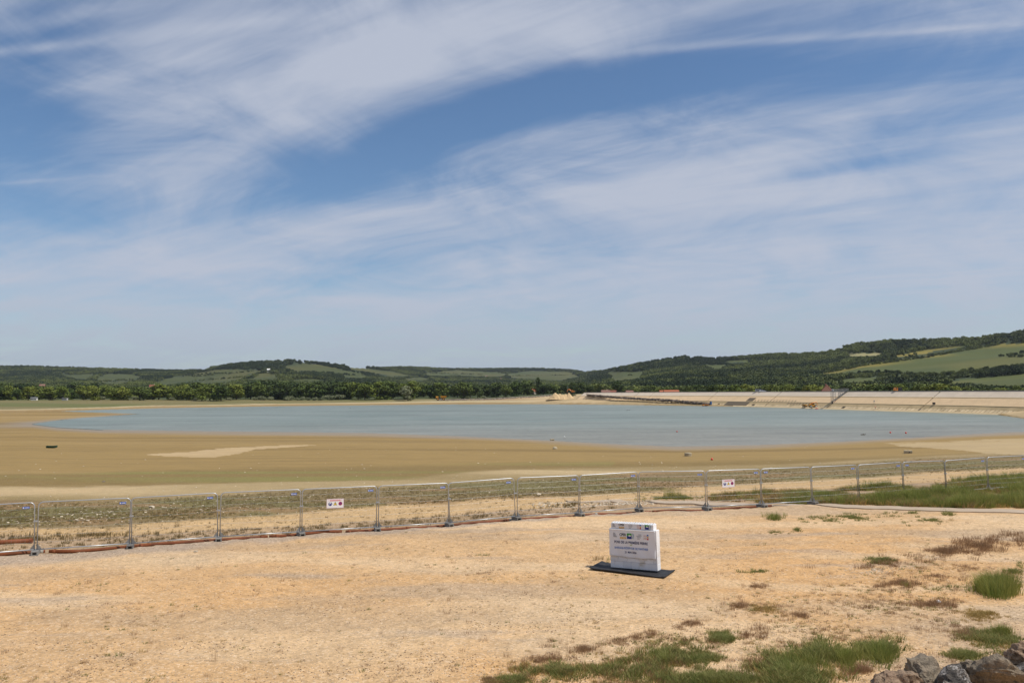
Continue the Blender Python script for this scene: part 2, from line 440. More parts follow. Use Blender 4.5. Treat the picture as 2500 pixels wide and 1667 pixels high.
azs = list(np.arctan(np.arange(-0.80, 0.8001, 3.9 / 2018.0)))
edge = abs(azs[0])
azs += list(np.linspace(azs[-1], 2 * math.pi - edge, 62)[1:-1])
azs = np.array(azs)
rows = list(np.linspace(0.3, 8, 14, endpoint=False))
d_ = 8.0
while d_ < 14000:
    rows.append(d_); d_ *= 1.0078 if d_ < 62 else (1.0105 if d_ < 1000 else (1.022 if d_ < 5200 else 1.1))
rows = np.array(rows)
caz = np.cos(np.where(np.minimum(azs, 2 * math.pi - azs) > edge + 1e-6, edge, azs)) if False else None
azw = np.where(azs > math.pi, azs - 2 * math.pi, azs)
sec = 1.0 / np.cos(np.minimum(np.abs(azw), edge))
R_ = rows[:, None] * sec[None, :]
GX, GY = R_ * np.sin(azw)[None, :], R_ * np.cos(azw)[None, :]
GZ = terrain(GX, GY)
nr, nc = GX.shape
PXg, PYg = project(GX, GY, GZ)
Ag = np.clip(GX / np.maximum(GY, 0.45 * R_), -0.85, 0.9); Dg = R_ / np.sqrt(1 + Ag * Ag); PAg = 1250 + 2018 * Ag
PXg = np.where(GY > 1, PXg, PAg)
Dfg, Dsg = np.interp(Ag, _fa, _fd), np.interp(Ag, NS_A, NS_D)
Dwg = np.maximum(np.interp(Ag, FS_A, FS_D), Dsg + 5)

def lay(c, rgb, m):
    return c * (1 - m[..., None]) + np.array(rgb) * m[..., None]
C = np.zeros((nr, nc, 3)); C[:] = (0.505, 0.322, 0.160)
C = lay(C, (0.505, 0.292, 0.122), sstep(fbm(GX, GY * 1.6, 14, 3), 0.45, 0.7) * 0.7)
C = lay(C, (0.540, 0.385, 0.225), sstep(fbm(GX + 90, GY * 1.5, 7, 4), 0.52, 0.75) * 0.6)
C = lay(C, (0.36, 0.275, 0.19), sstep(fbm(GX * 0.45 + 30, GY * 1.5, 5, 4), 0.58, 0.74) * 0.55)
streak = fbm(GX * 0.22 + GY * 0.08, GY * 1.3 - GX * 0.10, 2.2, 4)
C = lay(C, (0.375, 0.255, 0.145), sstep(streak, 0.56, 0.70) * 0.55)
C = lay(C, (0.57, 0.41, 0.245), sstep(fbm(GX * 0.3 - 40, GY * 1.2 + GX * 0.1, 3.0, 4), 0.56, 0.72) * 0.6)
C = lay(C, (0.34, 0.265, 0.195), sstep(fbm(GX * 0.25 + 77, GY * 1.7, 1.6, 4), 0.64, 0.78) * 0.5)
# grey gravel verge along the fence, wider to the left
gap = Dfg - Dg
wg = np.interp(PAg, [0, 500, 900, 1300, 1700], [3.0, 2.0, 1.2, 0.8, 0.3])
C = lay(C, (0.32, 0.25, 0.19), (1 - sstep(gap + (fbm(GX, GY, 1.5, 3) - .5) * 1.6, wg * 0.5, wg * 1.1)) * 0.8 * (PAg < 1750))
beyond = Dg > Dfg
nz = (fbm(GX * 0.5, GY, 6, 4) - 0.5) * 20 + (fbm(GX * 0.35, GY * 2, 1.6, 3) - 0.5) * 9
mudlevel = sstep(Dg, 60, 110)
pyn = PYg + nz * (1 - 0.75 * mudlevel)
bnd = lambda pts: curve(pts, PXg)
Z = np.zeros((nr, nc, 3)); Z[:] = (0.345, 0.235, 0.135)                                   # soil by the pipe
Z = lay(Z, (0.22, 0.15, 0.08), sstep(fbm(GX, GY, 2.5, 4), 0.5, 0.68) * 0.7)
soft = lambda a, w: 1 - sstep(pyn - a, -w, w)
Z = lay(Z, (0.45, 0.30, 0.145), soft(bnd(B_TRACK), 4))
wd = np.zeros((nr, nc, 3)); wd[:] = (0.172, 0.124, 0.050)
wd = lay(wd, (0.132, 0.112, 0.038), sstep(fbm(GX * 0.5, GY, 5, 4), 0.46, 0.62) * 0.85)
wd = lay(wd, (0.23, 0.140, 0.064), sstep(fbm(GX * 0.4 + 31, GY, 4, 4), 0.55, 0.7) * 0.8)
mw = soft(bnd(B_WEED), 4); Z = Z * (1 - mw[..., None]) + wd * mw[..., None]
Z = lay(Z, (0.255, 0.185, 0.080), soft(bnd(B_PALE), 6))
pf = np.interp(PXg, [0, 300, 520, 1120, 1280, 1500, 1650, 2500], [1, 1, .45, .4, 1, 1, .5, .5])
Z = lay(Z, (0.40, 0.295, 0.155), soft(bnd(B_PALE), 6) * pf * sstep(fbm(GX * 0.12, GY * 2.0, 10, 4), 0.36, 0.62))
ol = soft(bnd(B_OLIVE), 4)
Z = lay(Z, (0.190, 0.128, 0.042), ol)
Z = lay(Z, (0.18, 0.165, 0.045), ol * sstep(fbm(GX * 0.1, GY * 1.5, 12, 3), 0.48, 0.66) * 0.8 * (PXg < 1500))
Z = lay(Z, (0.258, 0.172, 0.060), soft(bnd(B_MUD), 7))
band = fbm(GX * 0.06, GY * 0.8, 14, 4)
Z = lay(Z, (0.186, 0.121, 0.040), soft(bnd(B_MUD), 7) * sstep(band, 0.46, 0.66) * 0.85)
Z = lay(Z, (0.312, 0.215, 0.088), soft(bnd(B_MUD), 7) * sstep(fbm(GX * 0.05 + 9, GY * 0.7, 20, 3), 0.52, 0.72) * 0.7)
lines = fbm(GX * 0.03 + 5, GY * 1.6 + GX * 0.05, 7, 3)
Z = lay(Z, (0.175, 0.118, 0.045), soft(bnd(B_MUD), 7) * (1 - sstep(np.abs(lines - 0.5), 0.0, 0.022)) * 0.5)
for i_, pp in enumerate(PALE_PATCH):
    Z = lay(Z, (0.43, 0.31, 0.165) if i_ != 1 else (0.42, 0.315, 0.175), in_poly(PXg + nz * (1.2 if i_ == 0 else 3.0), PYg + nz * (0.14 if i_ == 0 else 0.35) + (fbm(GX, GY, 2.5, 3) - .5) * 3.0, pp) * (0.9 if i_ == 0 else 0.75) * (0.75 + 0.5 * (fbm(GX * .3, GY, 9, 3) - .2)))
C = np.where(beyond[..., None], Z, C)
# wet rim of the lake
wet_d = np.clip((Dsg - Dg) / (0.16 * Dsg), -9, 1)
rim = (Dg > Dfg) & (Dg < Dwg)
rimw = np.where(rim, 1 - sstep(PYg - curve(NEAR_SHORE, PXg) - (fbm(GX * 0.3, GY, 25, 3) - .5) * 10, 2, 13), 0.0)
rimw = np.where(PXg < 80, rimw * np.interp(PXg, [-120, -20, 80], [0, 0.45, 1]), rimw)
rimw = np.where((PXg < 420) & (Dg > Dsg), np.clip(1 - sstep(np.abs(PYg - np.interp(PXg, [0, 80, 345], [1036, 1033, 1010])), 1, 9), 0, 1) * np.interp(PXg, [0, 80, 300, 400], [.3, 1, .6, 0.3]), rimw)
C = lay(C, (0.245, 0.19, 0.125), rimw * 0.75)
wetm = rimw.copy()
# dark weed line on the left tip of the lake
tip = np.interp(PXg, [80, 150, 345], [1035.5, 1025.5, 1010.5]); tip2 = np.interp(PXg, [80, 140, 250, 330], [1035.5, 1043, 1049, 1051])
dark = (np.abs(PYg - tip) < 1.3) | ((np.abs(PYg - tip2) < 1.2) & (PXg < 250))
C = lay(C, (0.05, 0.06, 0.035), (dark & (PXg > 80) & (PXg < 348) & rim) * 0.9)
# far bank
farb = Dg > Dwg
hb = curve(FAR_SHORE, PXg) - PYg + (fbm(GX * 0.3, GY, 40, 3) - 0.5) * 2.5
Bk = np.zeros((nr, nc, 3)); Bk[:] = (0.265, 0.182, 0.078)
Bk = lay(Bk, (0.42, 0.34, 0.20), sstep(hb, 4.5, 5.5))
gr = np.interp(PXg, [0, 900, 1060, 1250], [1.0, 1.0, 0.5, 0.0])
Bk = lay(Bk, (0.115, 0.118, 0.036), sstep(hb, 6.2, 7.6) * gr)
Bk = lay(Bk, (0.20, 0.15, 0.07), sstep(hb, 6.2, 7.6) * gr * sstep(fbm(GX * 0.3, GY, 50, 3), 0.5, 0.65) * 0.6)
Bk = lay(Bk, (0.30, 0.205, 0.11), sstep(hb, 7, 10) * (1 - gr))
Bk = lay(Bk, (0.44, 0.325, 0.18), sstep(hb, 3, 8) * np.interp(PXg, [1240, 1330], [0, 1]))
Bk = lay(Bk, (0.33, 0.245, 0.13), np.interp(PXg, [1240, 1330], [0, 1]) * sstep(fbm(GX * 0.25, GY, 22, 3), 0.5, 0.62) * 0.8)
Bk = lay(Bk, (0.20, 0.17, 0.12), sstep(hb, 17, 20) * np.interp(PXg, [1040, 1080, 1300, 1340], [0, .7, .7, 0]))
Bk = lay(Bk, (0.07, 0.085, 0.028), sstep(Dg, 800, 850))
C = np.where(farb[..., None], Bk, C)
# hills
hill = Dg > 900
Fo = np.zeros((nr, nc, 3)); Fo[:] = (0.028, 0.042, 0.014)
def ragged(px, py, x, y):
    k = np.clip(2500.0 / np.maximum(np.hypot(x, y), 300), 0.5, 2.0)
    return px + (fbm(x, y, 110, 4) - 0.5) * 34 * k, py + (fbm(x + 500, y - 300, 90, 4) - 0.5) * 9 * k
md = np.zeros((nr, nc), bool)
RX, RY = ragged(PXg, PYg, GX, GY)
for pp in MEADOWS: md |= in_poly(RX, RY, pp)
gm = np.zeros((nr, nc, 3)); gm[:] = (0.066, 0.080, 0.016)
gm = lay(gm, (0.098, 0.096, 0.022), sstep(fbm(GX, GY, 260, 3), 0.45, 0.65) * 0.8)
gm = lay(gm, (0.050, 0.066, 0.018), sstep(fbm(GX * 0.3, GY, 60, 4), 0.54, 0.68) * 0.6)
gm = lay(gm, (0.23, 0.175, 0.025), (sstep(PYg - np.interp(PXg, [2000, 2445, 2500], [908, 838, 834]), 16, 2) * sstep(fbm(GX, GY, 90, 3), 0.42, 0.6) * (PXg > 2000) * 0.75))
gm = gm * np.interp(PXg, [1300, 1900], [0.78, 1.0])[..., None]
Fo = np.where(md[..., None], gm, Fo)
sw = np.zeros((nr, nc), bool)
for pp in STRAW: sw |= in_poly(RX, RY, pp)
Fo = np.where(sw[..., None], np.array((0.26, 0.23, 0.10)), Fo)
C = np.where(hill[..., None] & (Dg > Dwg + 60)[..., None], Fo, C)

idx = np.arange(nr * nc).reshape(nr, nc)
a = idx[:-1, :]; b = np.roll(idx, -1, 1)[:-1, :]; c = np.roll(idx, -1, 1)[1:, :]; d = idx[1:, :]
faces = np.stack([a, d, c, b], -1).reshape(-1, 4)
faces = faces[:, ::-1]
me = bpy.data.meshes.new('ground')
me.vertices.add(nr * nc + 1); 
co = np.concatenate([np.stack([GX, GY, GZ], -1).reshape(-1, 3), [[0, 0, EYE - 1.65]]])
me.vertices.foreach_set('co', co.ravel())
cap = np.stack([np.roll(idx[0], -1), idx[0], np.full(nc, nr * nc)], -1)
nq = len(faces)
me.loops.add(nq * 4 + nc * 3)
me.loops.foreach_set('vertex_index', np.concatenate([faces.ravel(), cap[:, ::-1].ravel()]))
me.polygons.add(nq + nc)
me.polygons.foreach_set('loop_start', np.concatenate([np.arange(nq) * 4, nq * 4 + np.arange(nc) * 3]))
me.polygons.foreach_set('use_smooth', np.ones(nq + nc, bool))
me.update(calc_edges=True)
ca = me.attributes.new('soil', 'FLOAT_COLOR', 'POINT')
cc = np.ones((nr * nc + 1, 4)); cc[:-1, :3] = C.reshape(-1, 3); cc[-1, :3] = (0.4, 0.28, 0.15)
ca.data.foreach_set('color', cc.ravel())
wa = me.attributes.new('wet', 'FLOAT', 'POINT'); wa.data.foreach_set('value', np.append(wetm.ravel(), 0.0))
grit = np.where(beyond, 1 - sstep(pyn - bnd(B_MUD), 8, -8), 1.0)
grit = np.where(beyond & (PYg < curve(B_WEED, PXg)), 0.45 * grit, grit)
grit = np.where(PYg < curve(B_MUD, PXg), 0.12, grit) * (1 - 0.6 * sstep(Dg, 400, 900))
ga = me.attributes.new('grit', 'FLOAT', 'POINT'); ga.data.foreach_set('value', np.append(grit.ravel(), 1.0))

m_ground, nt, bs = new_mat('ground')
at1 = nt.nodes.new('ShaderNodeAttribute'); at1.attribute_name = 'soil'
at2 = nt.nodes.new('ShaderNodeAttribute'); at2.attribute_name = 'wet'
at3 = nt.nodes.new('ShaderNodeAttribute'); at3.attribute_name = 'grit'
wet, gritn = E(at2.outputs['Fac']), E(at3.outputs['Fac'])
geo = nt.nodes.new('ShaderNodeNewGeometry'); P = E(geo.outputs['Position'])
n_big = e_noise(P, 0.35, 4, 0.55); n_mid = e_noise(P, 2.1, 5, 0.62); n_fine = e_noise(P, 11.0, 5, 0.7); n_grain = e_noise(P, 34.0, 3, 0.6)
vor = nt.nodes.new('ShaderNodeTexVoronoi'); vor.inputs['Scale'].default_value = 15.0; nt.links.new(P.s, vor.inputs['Vector'])
cell = e_sep(vor.outputs['Color'])[0]
v = 1.0 + (n_big - 0.5) * 0.30 + (n_mid - 0.5) * 0.75 * (gritn * 0.75 + 0.25) + gritn * ((n_fine - 0.5) * 0.75 + (cell - 0.5) * 0.34 + (n_grain - 0.5) * 0.5)
v = E.m('MAXIMUM', v, 0.25)
colr = e_mix(1.0, E(at1.outputs['Color']), e_vec(v, v, v), 'MULTIPLY')
# scattered pale chips and dark crumbs on the stony ground
chip = e_smooth(cell, 0.90, 0.94) * gritn * 0.42
colr = e_mix(chip, colr, (0.58, 0.46, 0.33))
crumb = e_smooth(n_fine + (n_mid - 0.5) * 0.5, 0.63, 0.72) * gritn * 0.55
colr = e_mix(crumb, colr, (0.20, 0.125, 0.06))
nt.links.new(colr.s, bs.inputs['Base Color'])
nt.links.new((0.92 - wet * 0.42).s, bs.inputs['Roughness'])
nt.links.new((0.25 + wet * 0.25).s, bs.inputs['Specular IOR Level'])
bp = nt.nodes.new('ShaderNodeBump'); bp.inputs['Distance'].default_value = 0.06
nt.links.new((gritn * 0.55 + 0.03).s, bp.inputs['Strength'])
nt.links.new((n_fine * 0.6 + n_mid * 0.7 + cell * 0.25).s, bp.inputs['Height'])
nt.links.new(bp.outputs[0], bs.inputs['Normal'])
me.materials.append(m_ground)
ground = link_mesh('ground', me)
tag(ground, 'sandy terrace, drained tan lake bed and green hills beyond', 'ground', kind='structure')

# ------------------------------------------------------------------ lake
m_water, nt, bs = new_mat('lake_water')
geo = nt.nodes.new('ShaderNodeNewGeometry'); P = E(geo.outputs['Position'])
sx, sy, sz = e_sep(P.s)
rp = e_vec(sx * 0.55 + sy * 0.10, sy * 0.9 - sx * 0.1, 0.0)
w1 = e_noise(rp, 0.9, 4, 0.6); w2 = e_noise(e_vec(sx * 0.02, sy * 0.09, 2.0), 1.0, 5, 0.6); w3 = e_noise(e_vec(sx * 0.05, sy * 0.16, 5.0), 1.0, 5, 0.65); w4 = e_noise(e_vec(sx * 0.006, sy * 0.022, 8.0), 1.0, 4, 0.55)
wc = e_mix(e_smooth(w2, 0.35, 0.7), (0.150, 0.180, 0.152), (0.195, 0.215, 0.186))
silt = e_smooth(sy, 330.0, 165.0)
wc = e_mix(silt * 0.55, wc, (0.235, 0.20, 0.155))
wv = 1.0 + (w3 - 0.5) * 1.1 + (w1 - 0.5) * 0.9 + (w4 - 0.5) * 0.8
wc = e_mix(1.0, wc, e_vec(wv, wv, wv), 'MULTIPLY')
nt.links.new(wc.s, bs.inputs['Base Color'])
bs.inputs['Roughness'].default_value = 0.38; bs.inputs['IOR'].default_value = 1.33
nt.links.new((0.20 + e_smooth(w4, 0.35, 0.65) * 0.26).s, bs.inputs['Specular IOR Level'])
bp = nt.nodes.new('ShaderNodeBump'); bp.inputs['Distance'].default_value = 0.35; bp.inputs['Strength'].default_value = 0.55
nt.links.new((w1 + w3 * 0.6).s, bp.inputs['Height']); nt.links.new(bp.outputs[0], bs.inputs['Normal'])
wm = MB(); wm.add([(-900, 100, 0), (600, 100, 0), (600, 900, 0), (-900, 900, 0)], [(0, 1, 2, 3)])
lake = wm.build('lake', m_water)
tag(lake, 'shallow grey green reservoir water ruffled by the wind', 'water', kind='structure')

# ------------------------------------------------------------------ dam on the right
FOOT = [(209, 240, -.05), (205, 290, -.05), (199, 335, -.05), (193, 372, -.05), (183, 411, -.05), (172, 464, -.05), (161, 517, 0.2), (149, 548, 0.5),
        (135, 590, 1.7), (110, 640, 4.1), (84, 685, 6.2), (61, 728, 8.3)]
def resample(pts, step):
    p = np.array(pts, float); n = len(p); out = []
    for i in range(n - 1):
        p0, p1, p2, p3 = p[max(i - 1, 0)], p[i], p[i + 1], p[min(i + 2, n - 1)]
        for t in np.linspace(0, 1, 24, endpoint=False):
            out.append(0.5 * ((2 * p1) + (-p0 + p2) * t + (2 * p0 - 5 * p1 + 4 * p2 - p3) * t * t + (-p0 + 3 * p1 - 3 * p2 + p3) * t ** 3))
    out.append(p[-1]); out = np.array(out)
    s = np.concatenate([[0], np.cumsum(np.hypot(*np.diff(out[:, :2], axis=0).T))])
    return s, out
DS, DP = resample(FOOT, 2)
DLEN = DS[-1]
def dam_pt(s, z, off=0.0):
    """point of the upstream face at arc length s and level z, pushed off the face by off"""
    x, y, zf = (np.interp(s, DS, DP[:, k]) for k in range(3))
    x2, y2 = np.interp(s + 1.0, DS, DP[:, 0]), np.interp(s + 1.0, DS, DP[:, 1])
    x1, y1 = np.interp(s - 1.0, DS, DP[:, 0]), np.interp(s - 1.0, DS, DP[:, 1])
    t = Vector((x2 - x1, y2 - y1, 0)).normalized(); n = Vector((t.y, -t.x, 0))      # away from the lake
    q = Vector((x, y, 0)) + n * (1.5 * (z - zf)) + Vector((0, 0, z))
    fn = (-n * 1.0 + Vector((0, 0, 1.5))).normalized()
    return q + fn * off
def dam_s_of_px(px, z):
    ss = np.linspace(0, DLEN, 600); pp = np.array([dam_pt(s, z) for s in ss]); qx, _ = project(pp[:, 0], pp[:, 1], pp[:, 2])
    o = np.argsort(qx); return float(np.interp(px, qx[o], ss[o]))
m_core = mat('dam_joint', (0.085, 0.065, 0.045), 0.9, 0.2, 0.5)
def concrete(name, rgb, stain, amt, sc):
    m, nt, b = new_mat(name)
    g = nt.nodes.new('ShaderNodeNewGeometry'); P = E(g.outputs['Position']); x_, y_, z_ = e_sep(P.s)
    oi = nt.nodes.new('ShaderNodeObjectInfo'); rr = E(oi.outputs['Random'])
    n1 = e_noise(P, 0.25, 5, 0.6); n2 = e_noise(e_vec(x_ * 0.08, y_ * 0.08, z_ * 2.2), 1.0, 4, 0.6); n3 = e_noise(P, 2.5, 3, 0.6)
    v = 1.0 + (n1 - 0.5) * 0.35 + (n2 - 0.5) * 0.35 + (n3 - 0.5) * 0.25 + (rr - 0.5) * sc
    c = e_mix(1.0, rgb, e_vec(v, v, v), 'MULTIPLY')
    c = e_mix(e_smooth(n1 + (rr - 0.5) * 0.3, 0.5, 0.68) * amt, c, stain)
    nt.links.new(c.s, b.inputs['Base Color']); b.inputs['Roughness'].default_value = 0.9; b.inputs['Specular IOR Level'].default_value = 0.2
    return m
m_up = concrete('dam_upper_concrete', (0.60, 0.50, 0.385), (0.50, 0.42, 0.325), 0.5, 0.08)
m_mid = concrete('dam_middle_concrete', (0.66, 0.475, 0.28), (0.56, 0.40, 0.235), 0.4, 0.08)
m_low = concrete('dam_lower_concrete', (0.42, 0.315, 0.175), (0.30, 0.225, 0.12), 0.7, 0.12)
m_slab = concrete('dam_foot_slab', (0.62, 0.48, 0.29), (0.32, 0.24, 0.135), 0.8, 0.35)
m_kerb = concrete('dam_kerb', (0.60, 0.46, 0.27), (0.48, 0.36, 0.20), 0.5, 0.05)
m_par = concrete('dam_parapet', (0.32, 0.275, 0.23), (0.22, 0.185, 0.15), 0.6, 0.05)
dam = empty('dam', (0, 0, 0), 0, 'long sloping concrete dam closing the lake on the right', 'dam')
def face_strip(s0, s1, z0, z1, off, thick, step=5.0):
    n = max(1, int(math.ceil((s1 - s0) / step))); mb = MB(); vs = []; fs = []
    for i in range(n + 1):
        s = s0 + (s1 - s0) * i / n
        vs += [dam_pt(s, z0, off), dam_pt(s, z1, off), dam_pt(s, z1, off - thick), dam_pt(s, z0, off - thick)]
    for i in range(n):
        for k in range(4):
            k2 = (k + 1) % 4; fs.append((i * 4 + k, i * 4 + k2, i * 4 + 4 + k2, i * 4 + 4 + k))
    fs.append((3, 2, 1, 0)); fs.append((n * 4, n * 4 + 1, n * 4 + 2, n * 4 + 3))
    return mb.add(vs, fs)
# earth core with the crest road and the landward slope
ns = 120; vs = []; fs = []
for i in range(ns + 1):
    s = DLEN * i / ns
    foot, top = dam_pt(s, -1.5, -0.25), dam_pt(s, 9.45, -0.25)
    nrm = (top - foot); nrm.z = 0; nrm.normalize()
    vs += [foot, top, top + nrm * 0.5 + Vector((0, 0, 0.0)), top + nrm * 7, top + nrm * 22 + Vector((0, 0, -7)), foot + nrm * 30]
for i in range(ns):
    for k in range(5): fs.append((i * 6 + k, i * 6 + k + 1, i * 6 + 7 + k, i * 6 + 6 + k))
fs.append((5, 4, 3, 2, 1, 0)); fs.append(tuple(ns * 6 + k for k in range(6)))
core = MB().add(vs, fs).build('core', m_core, dam)
crest_px = [1560, 1598, 1752, 1908, 2068, 2296, 2560]
chan = sorted(dam_s_of_px(p, 9.4) for p in crest_px)
bounds = [3.0] + chan + [DLEN - 1]
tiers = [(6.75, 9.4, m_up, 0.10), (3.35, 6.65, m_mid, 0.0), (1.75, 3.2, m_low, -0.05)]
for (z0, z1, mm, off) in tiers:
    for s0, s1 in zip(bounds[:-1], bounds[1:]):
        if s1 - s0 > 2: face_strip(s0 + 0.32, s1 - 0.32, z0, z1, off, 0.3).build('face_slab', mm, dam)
for z_ in (3.27, 6.7):
    face_strip(0.5, DLEN - 1, z_ - 0.1, z_ + 0.12, 0.14, 0.25).build('ledge', m_kerb, dam)
for s0, s1 in zip(bounds[:-1], bounds[1:]):
    n = int((s1 - s0 - 0.8) / 2.5)
    if n < 1 or s0 > DLEN * 0.72: continue
    for k in range(n):
        w = (s1 - s0 - 0.8) / n; a0 = s0 + 0.4 + k * w
        if random.random() < 0.05: continue
        face_strip(a0 + 0.18, a0 + w - 0.18, 0.5, 1.72, -0.02 - 0.05 * random.random(), 0.2).build('foot_slab', m_slab, dam)
face_strip(0.5, dam_s_of_px(1790, 0.3), -0.2, 0.45, 0.25, 0.5).build('foot_kerb', m_kerb, dam)
vs = []; fs = []
for i in range(ns + 1):
    s = 0.5 + (DLEN - 1.5) * i / ns; t = dam_pt(s, 9.42, 0.05); nrm = dam_pt(s, 9.42, 0.0) - dam_pt(s, 0.0, 0.0); nrm.z = 0; nrm.normalize()
    vs += [t, t + Vector((0, 0, .42)), t + nrm * .4 + Vector((0, 0, .42)), t + nrm * .4]
for i in range(ns):
    for k in range(3): fs.append((i * 4 + k, i * 4 + k + 1, i * 4 + 5 + k, i * 4 + 4 + k))
MB().add(vs, fs).build('parapet', m_par, dam)

# ------------------------------------------------------------------ leaves and trees
def foliage(name, dark, light, rnd_hue=0.5, stands=0.0):
    m, nt, b = new_mat(name)
    oi = nt.nodes.new('ShaderNodeObjectInfo'); rr = E(oi.outputs['Random'])
    g = nt.nodes.new('ShaderNodeNewGeometry'); ri = E(g.outputs['Random Per Island'])
    f = (rr - 0.5) * rnd_hue * 2 + 0.38 + (ri - 0.5) * (0.6 if not stands else 0.35)
    if stands:
        loc = E(oi.outputs['Location']); f = f + (e_noise(loc, 0.0065, 3, 0.6) - 0.5) * 2.6 * stands + (e_noise(loc, 0.0016, 2, 0.5) - 0.5) * 1.6 * stands
    f = E.m('MINIMUM', E.m('MAXIMUM', f, 0.0), 1.0)
    c = e_mix(f, dark, light)
    nt.links.new(c.s, b.inputs['Base Color']); b.inputs['Roughness'].default_value = 0.75; b.inputs['Specular IOR Level'].default_value = 0.15
    return m
m_leaf = {'dark': foliage('leaves_dark', (0.032, 0.052, 0.016), (0.085, 0.112, 0.030)),
          'mid': foliage('leaves_mid', (0.052, 0.080, 0.018), (0.140, 0.172, 0.038)),
          'light': foliage('leaves_light', (0.085, 0.118, 0.020), (0.215, 0.235, 0.042), 0.35),
          'grey': foliage('leaves_grey', (0.13, 0.145, 0.075), (0.25, 0.265, 0.15), 0.3)}
m_forest = foliage('leaves_forest', (0.028, 0.045, 0.016), (0.145, 0.168, 0.046), 0.32, 1.5)
m_bark = mat('bark', (0.085, 0.065, 0.045), 0.9, 0.3, 3.0, spec=0.1)
def leaf_mesh(name, blobs, n, size, seed, material):
    """many leaf-sized quads spread through overlapping lobes"""
    g = np.random.default_rng(seed); bl = np.array(blobs, float)
    wgt = bl[:, 3] ** 2; pick = g.choice(len(bl), n, p=wgt / wgt.sum())
    dirn = g.normal(size=(n, 3)); dirn /= np.linalg.norm(dirn, axis=1)[:, None]
    rad = bl[pick, 3] * (0.55 + 0.5 * g.random(n) ** 0.5)
    pos = bl[pick, :3] + dirn * rad[:, None] * np.array([1, 1, 0.85])
    nrm = dirn * 0.8 + g.normal(size=(n, 3)) * 0.55 + np.array([0, 0, 0.25]); nrm /= np.linalg.norm(nrm, axis=1)[:, None]
    t1 = np.cross(nrm, g.normal(size=(n, 3))); t1 /= np.linalg.norm(t1, axis=1)[:, None]; t2 = np.cross(nrm, t1)
    s = size * (0.6 + 0.8 * g.random(n))[:, None]
    q = np.stack([pos - t1 * s * .5 - t2 * s * .3, pos + t1 * s * .35 - t2 * s * .45, pos + t1 * s * .55 + t2 * s * .3, pos - t1 * s * .3 + t2 * s * .5], 1).reshape(-1, 3)
    me = bpy.data.meshes.new(name); me.from_pydata(q.tolist(), [], np.arange(4 * n).reshape(-1, 4).tolist()); me.materials.append(material); me.update()
    return me
def lobes(kind, seed):
    """lobes of a crown for a tree of height 1"""
    g = random.Random(seed); L = []
    if kind == 'broad':
        for i in range(13):
            a = g.random() * 6.28; r = 0.05 + 0.24 * math.sqrt(g.random()); z = 0.11 + 0.72 * g.random()
            k = 1 - abs(z - 0.55) * 0.9
            L.append((r * math.cos(a) * k * 1.15, r * math.sin(a) * k * 1.15, z, 0.14 + 0.07 * g.random()))
        L.append((0.02, 0, 0.86, 0.13)); L.append((0, 0.02, 0.58, 0.2))
    elif kind == 'tall':
        for i in range(12):
            z = 0.18 + 0.74 * i / 11; a = g.random() * 6.28; r = 0.07 * g.random() + 0.03
            L.append((r * math.cos(a), r * math.sin(a), z, 0.15 * (1 - abs(z - 0.5) * 0.9)))
    elif kind == 'cone':
        for i in range(26):
            z = 0.08 + 0.86 * i / 25; rr = 0.21 * (1 - z) + 0.02
            for q in range(2 if z < 0.7 else 1):
                a = g.random() * 6.28; L.append((rr * .7 * math.cos(a), rr * .7 * math.sin(a), z, 0.05 + rr * 0.45))
    else:   # shrub
        for i in range(9):
            a = g.random() * 6.28; r = 0.42 * math.sqrt(g.random()); z = 0.25 + 0.45 * g.random() * (1 - r)
            L.append((r * math.cos(a), r * math.sin(a), z, 0.22 + 0.12 * g.random()))
    return L
def trunk_mesh(name, seed, kind):
    g = random.Random(seed); mb = MB()
    mb.tube([(0, 0, -0.03), (0.01 * g.uniform(-1, 1), 0, 0.2), (0.02 * g.uniform(-1, 1), 0.01, 0.45), (0.01, 0, 0.75 if kind != 'shrub' else 0.4)], [0.028, 0.022, 0.016, 0.006], 7)
    for i in range(5 if kind != 'shrub' else 3):
        a = i * 1.3 + g.random(); z = 0.28 + 0.09 * i if kind != 'shrub' else 0.08
        r = 0.2 if kind == 'broad' else (0.08 if kind != 'shrub' else 0.3)
        mb.tube([(0, 0, z), (r * .5 * math.cos(a), r * .5 * math.sin(a), z + 0.09), (r * math.cos(a), r * math.sin(a), z + 0.2)], [0.012, 0.008, 0.003], 5)
    return mb.mesh(name, m_bark)
CROWN, TRUNK = {}, {}
for kind, nv in (('broad', 5), ('tall', 2), ('cone', 2), ('shrub', 3)):
    for v_ in range(nv):
        TRUNK[kind, v_] = trunk_mesh('trunk', 40 + v_, kind)
        for tone in m_leaf:
            if kind == 'cone' and tone != 'dark': continue
            if kind == 'shrub' and tone == 'light': continue
            n_ = {'broad': 1500, 'tall': 1100, 'cone': 1300, 'shrub': 700}[kind]; sz_ = {'broad': 0.055, 'tall': 0.05, 'cone': 0.04, 'shrub': 0.10}[kind]
            CROWN[kind, v_, tone] = leaf_mesh('crown', lobes(kind, 100 * v_ + len(kind)), n_, sz_, 9 * v_ + len(kind), m_leaf[tone])
def plant_tree(name, x, y, h, wide, kind, tone, label, cat='tree', group=None, v=None):
    v = random.randrange({'broad': 5, 'tall': 2, 'cone': 2, 'shrub': 3}[kind]) if v is None else v
    t = empty(name, (x, y, tz(x, y) - 0.02 * h), random.random() * 6.28, label, cat, group)
    t.scale = (h * wide, h * wide, h)
    link_mesh('trunk', TRUNK[kind, v], t); link_mesh('crown', CROWN[kind, v, tone], t)
    return t
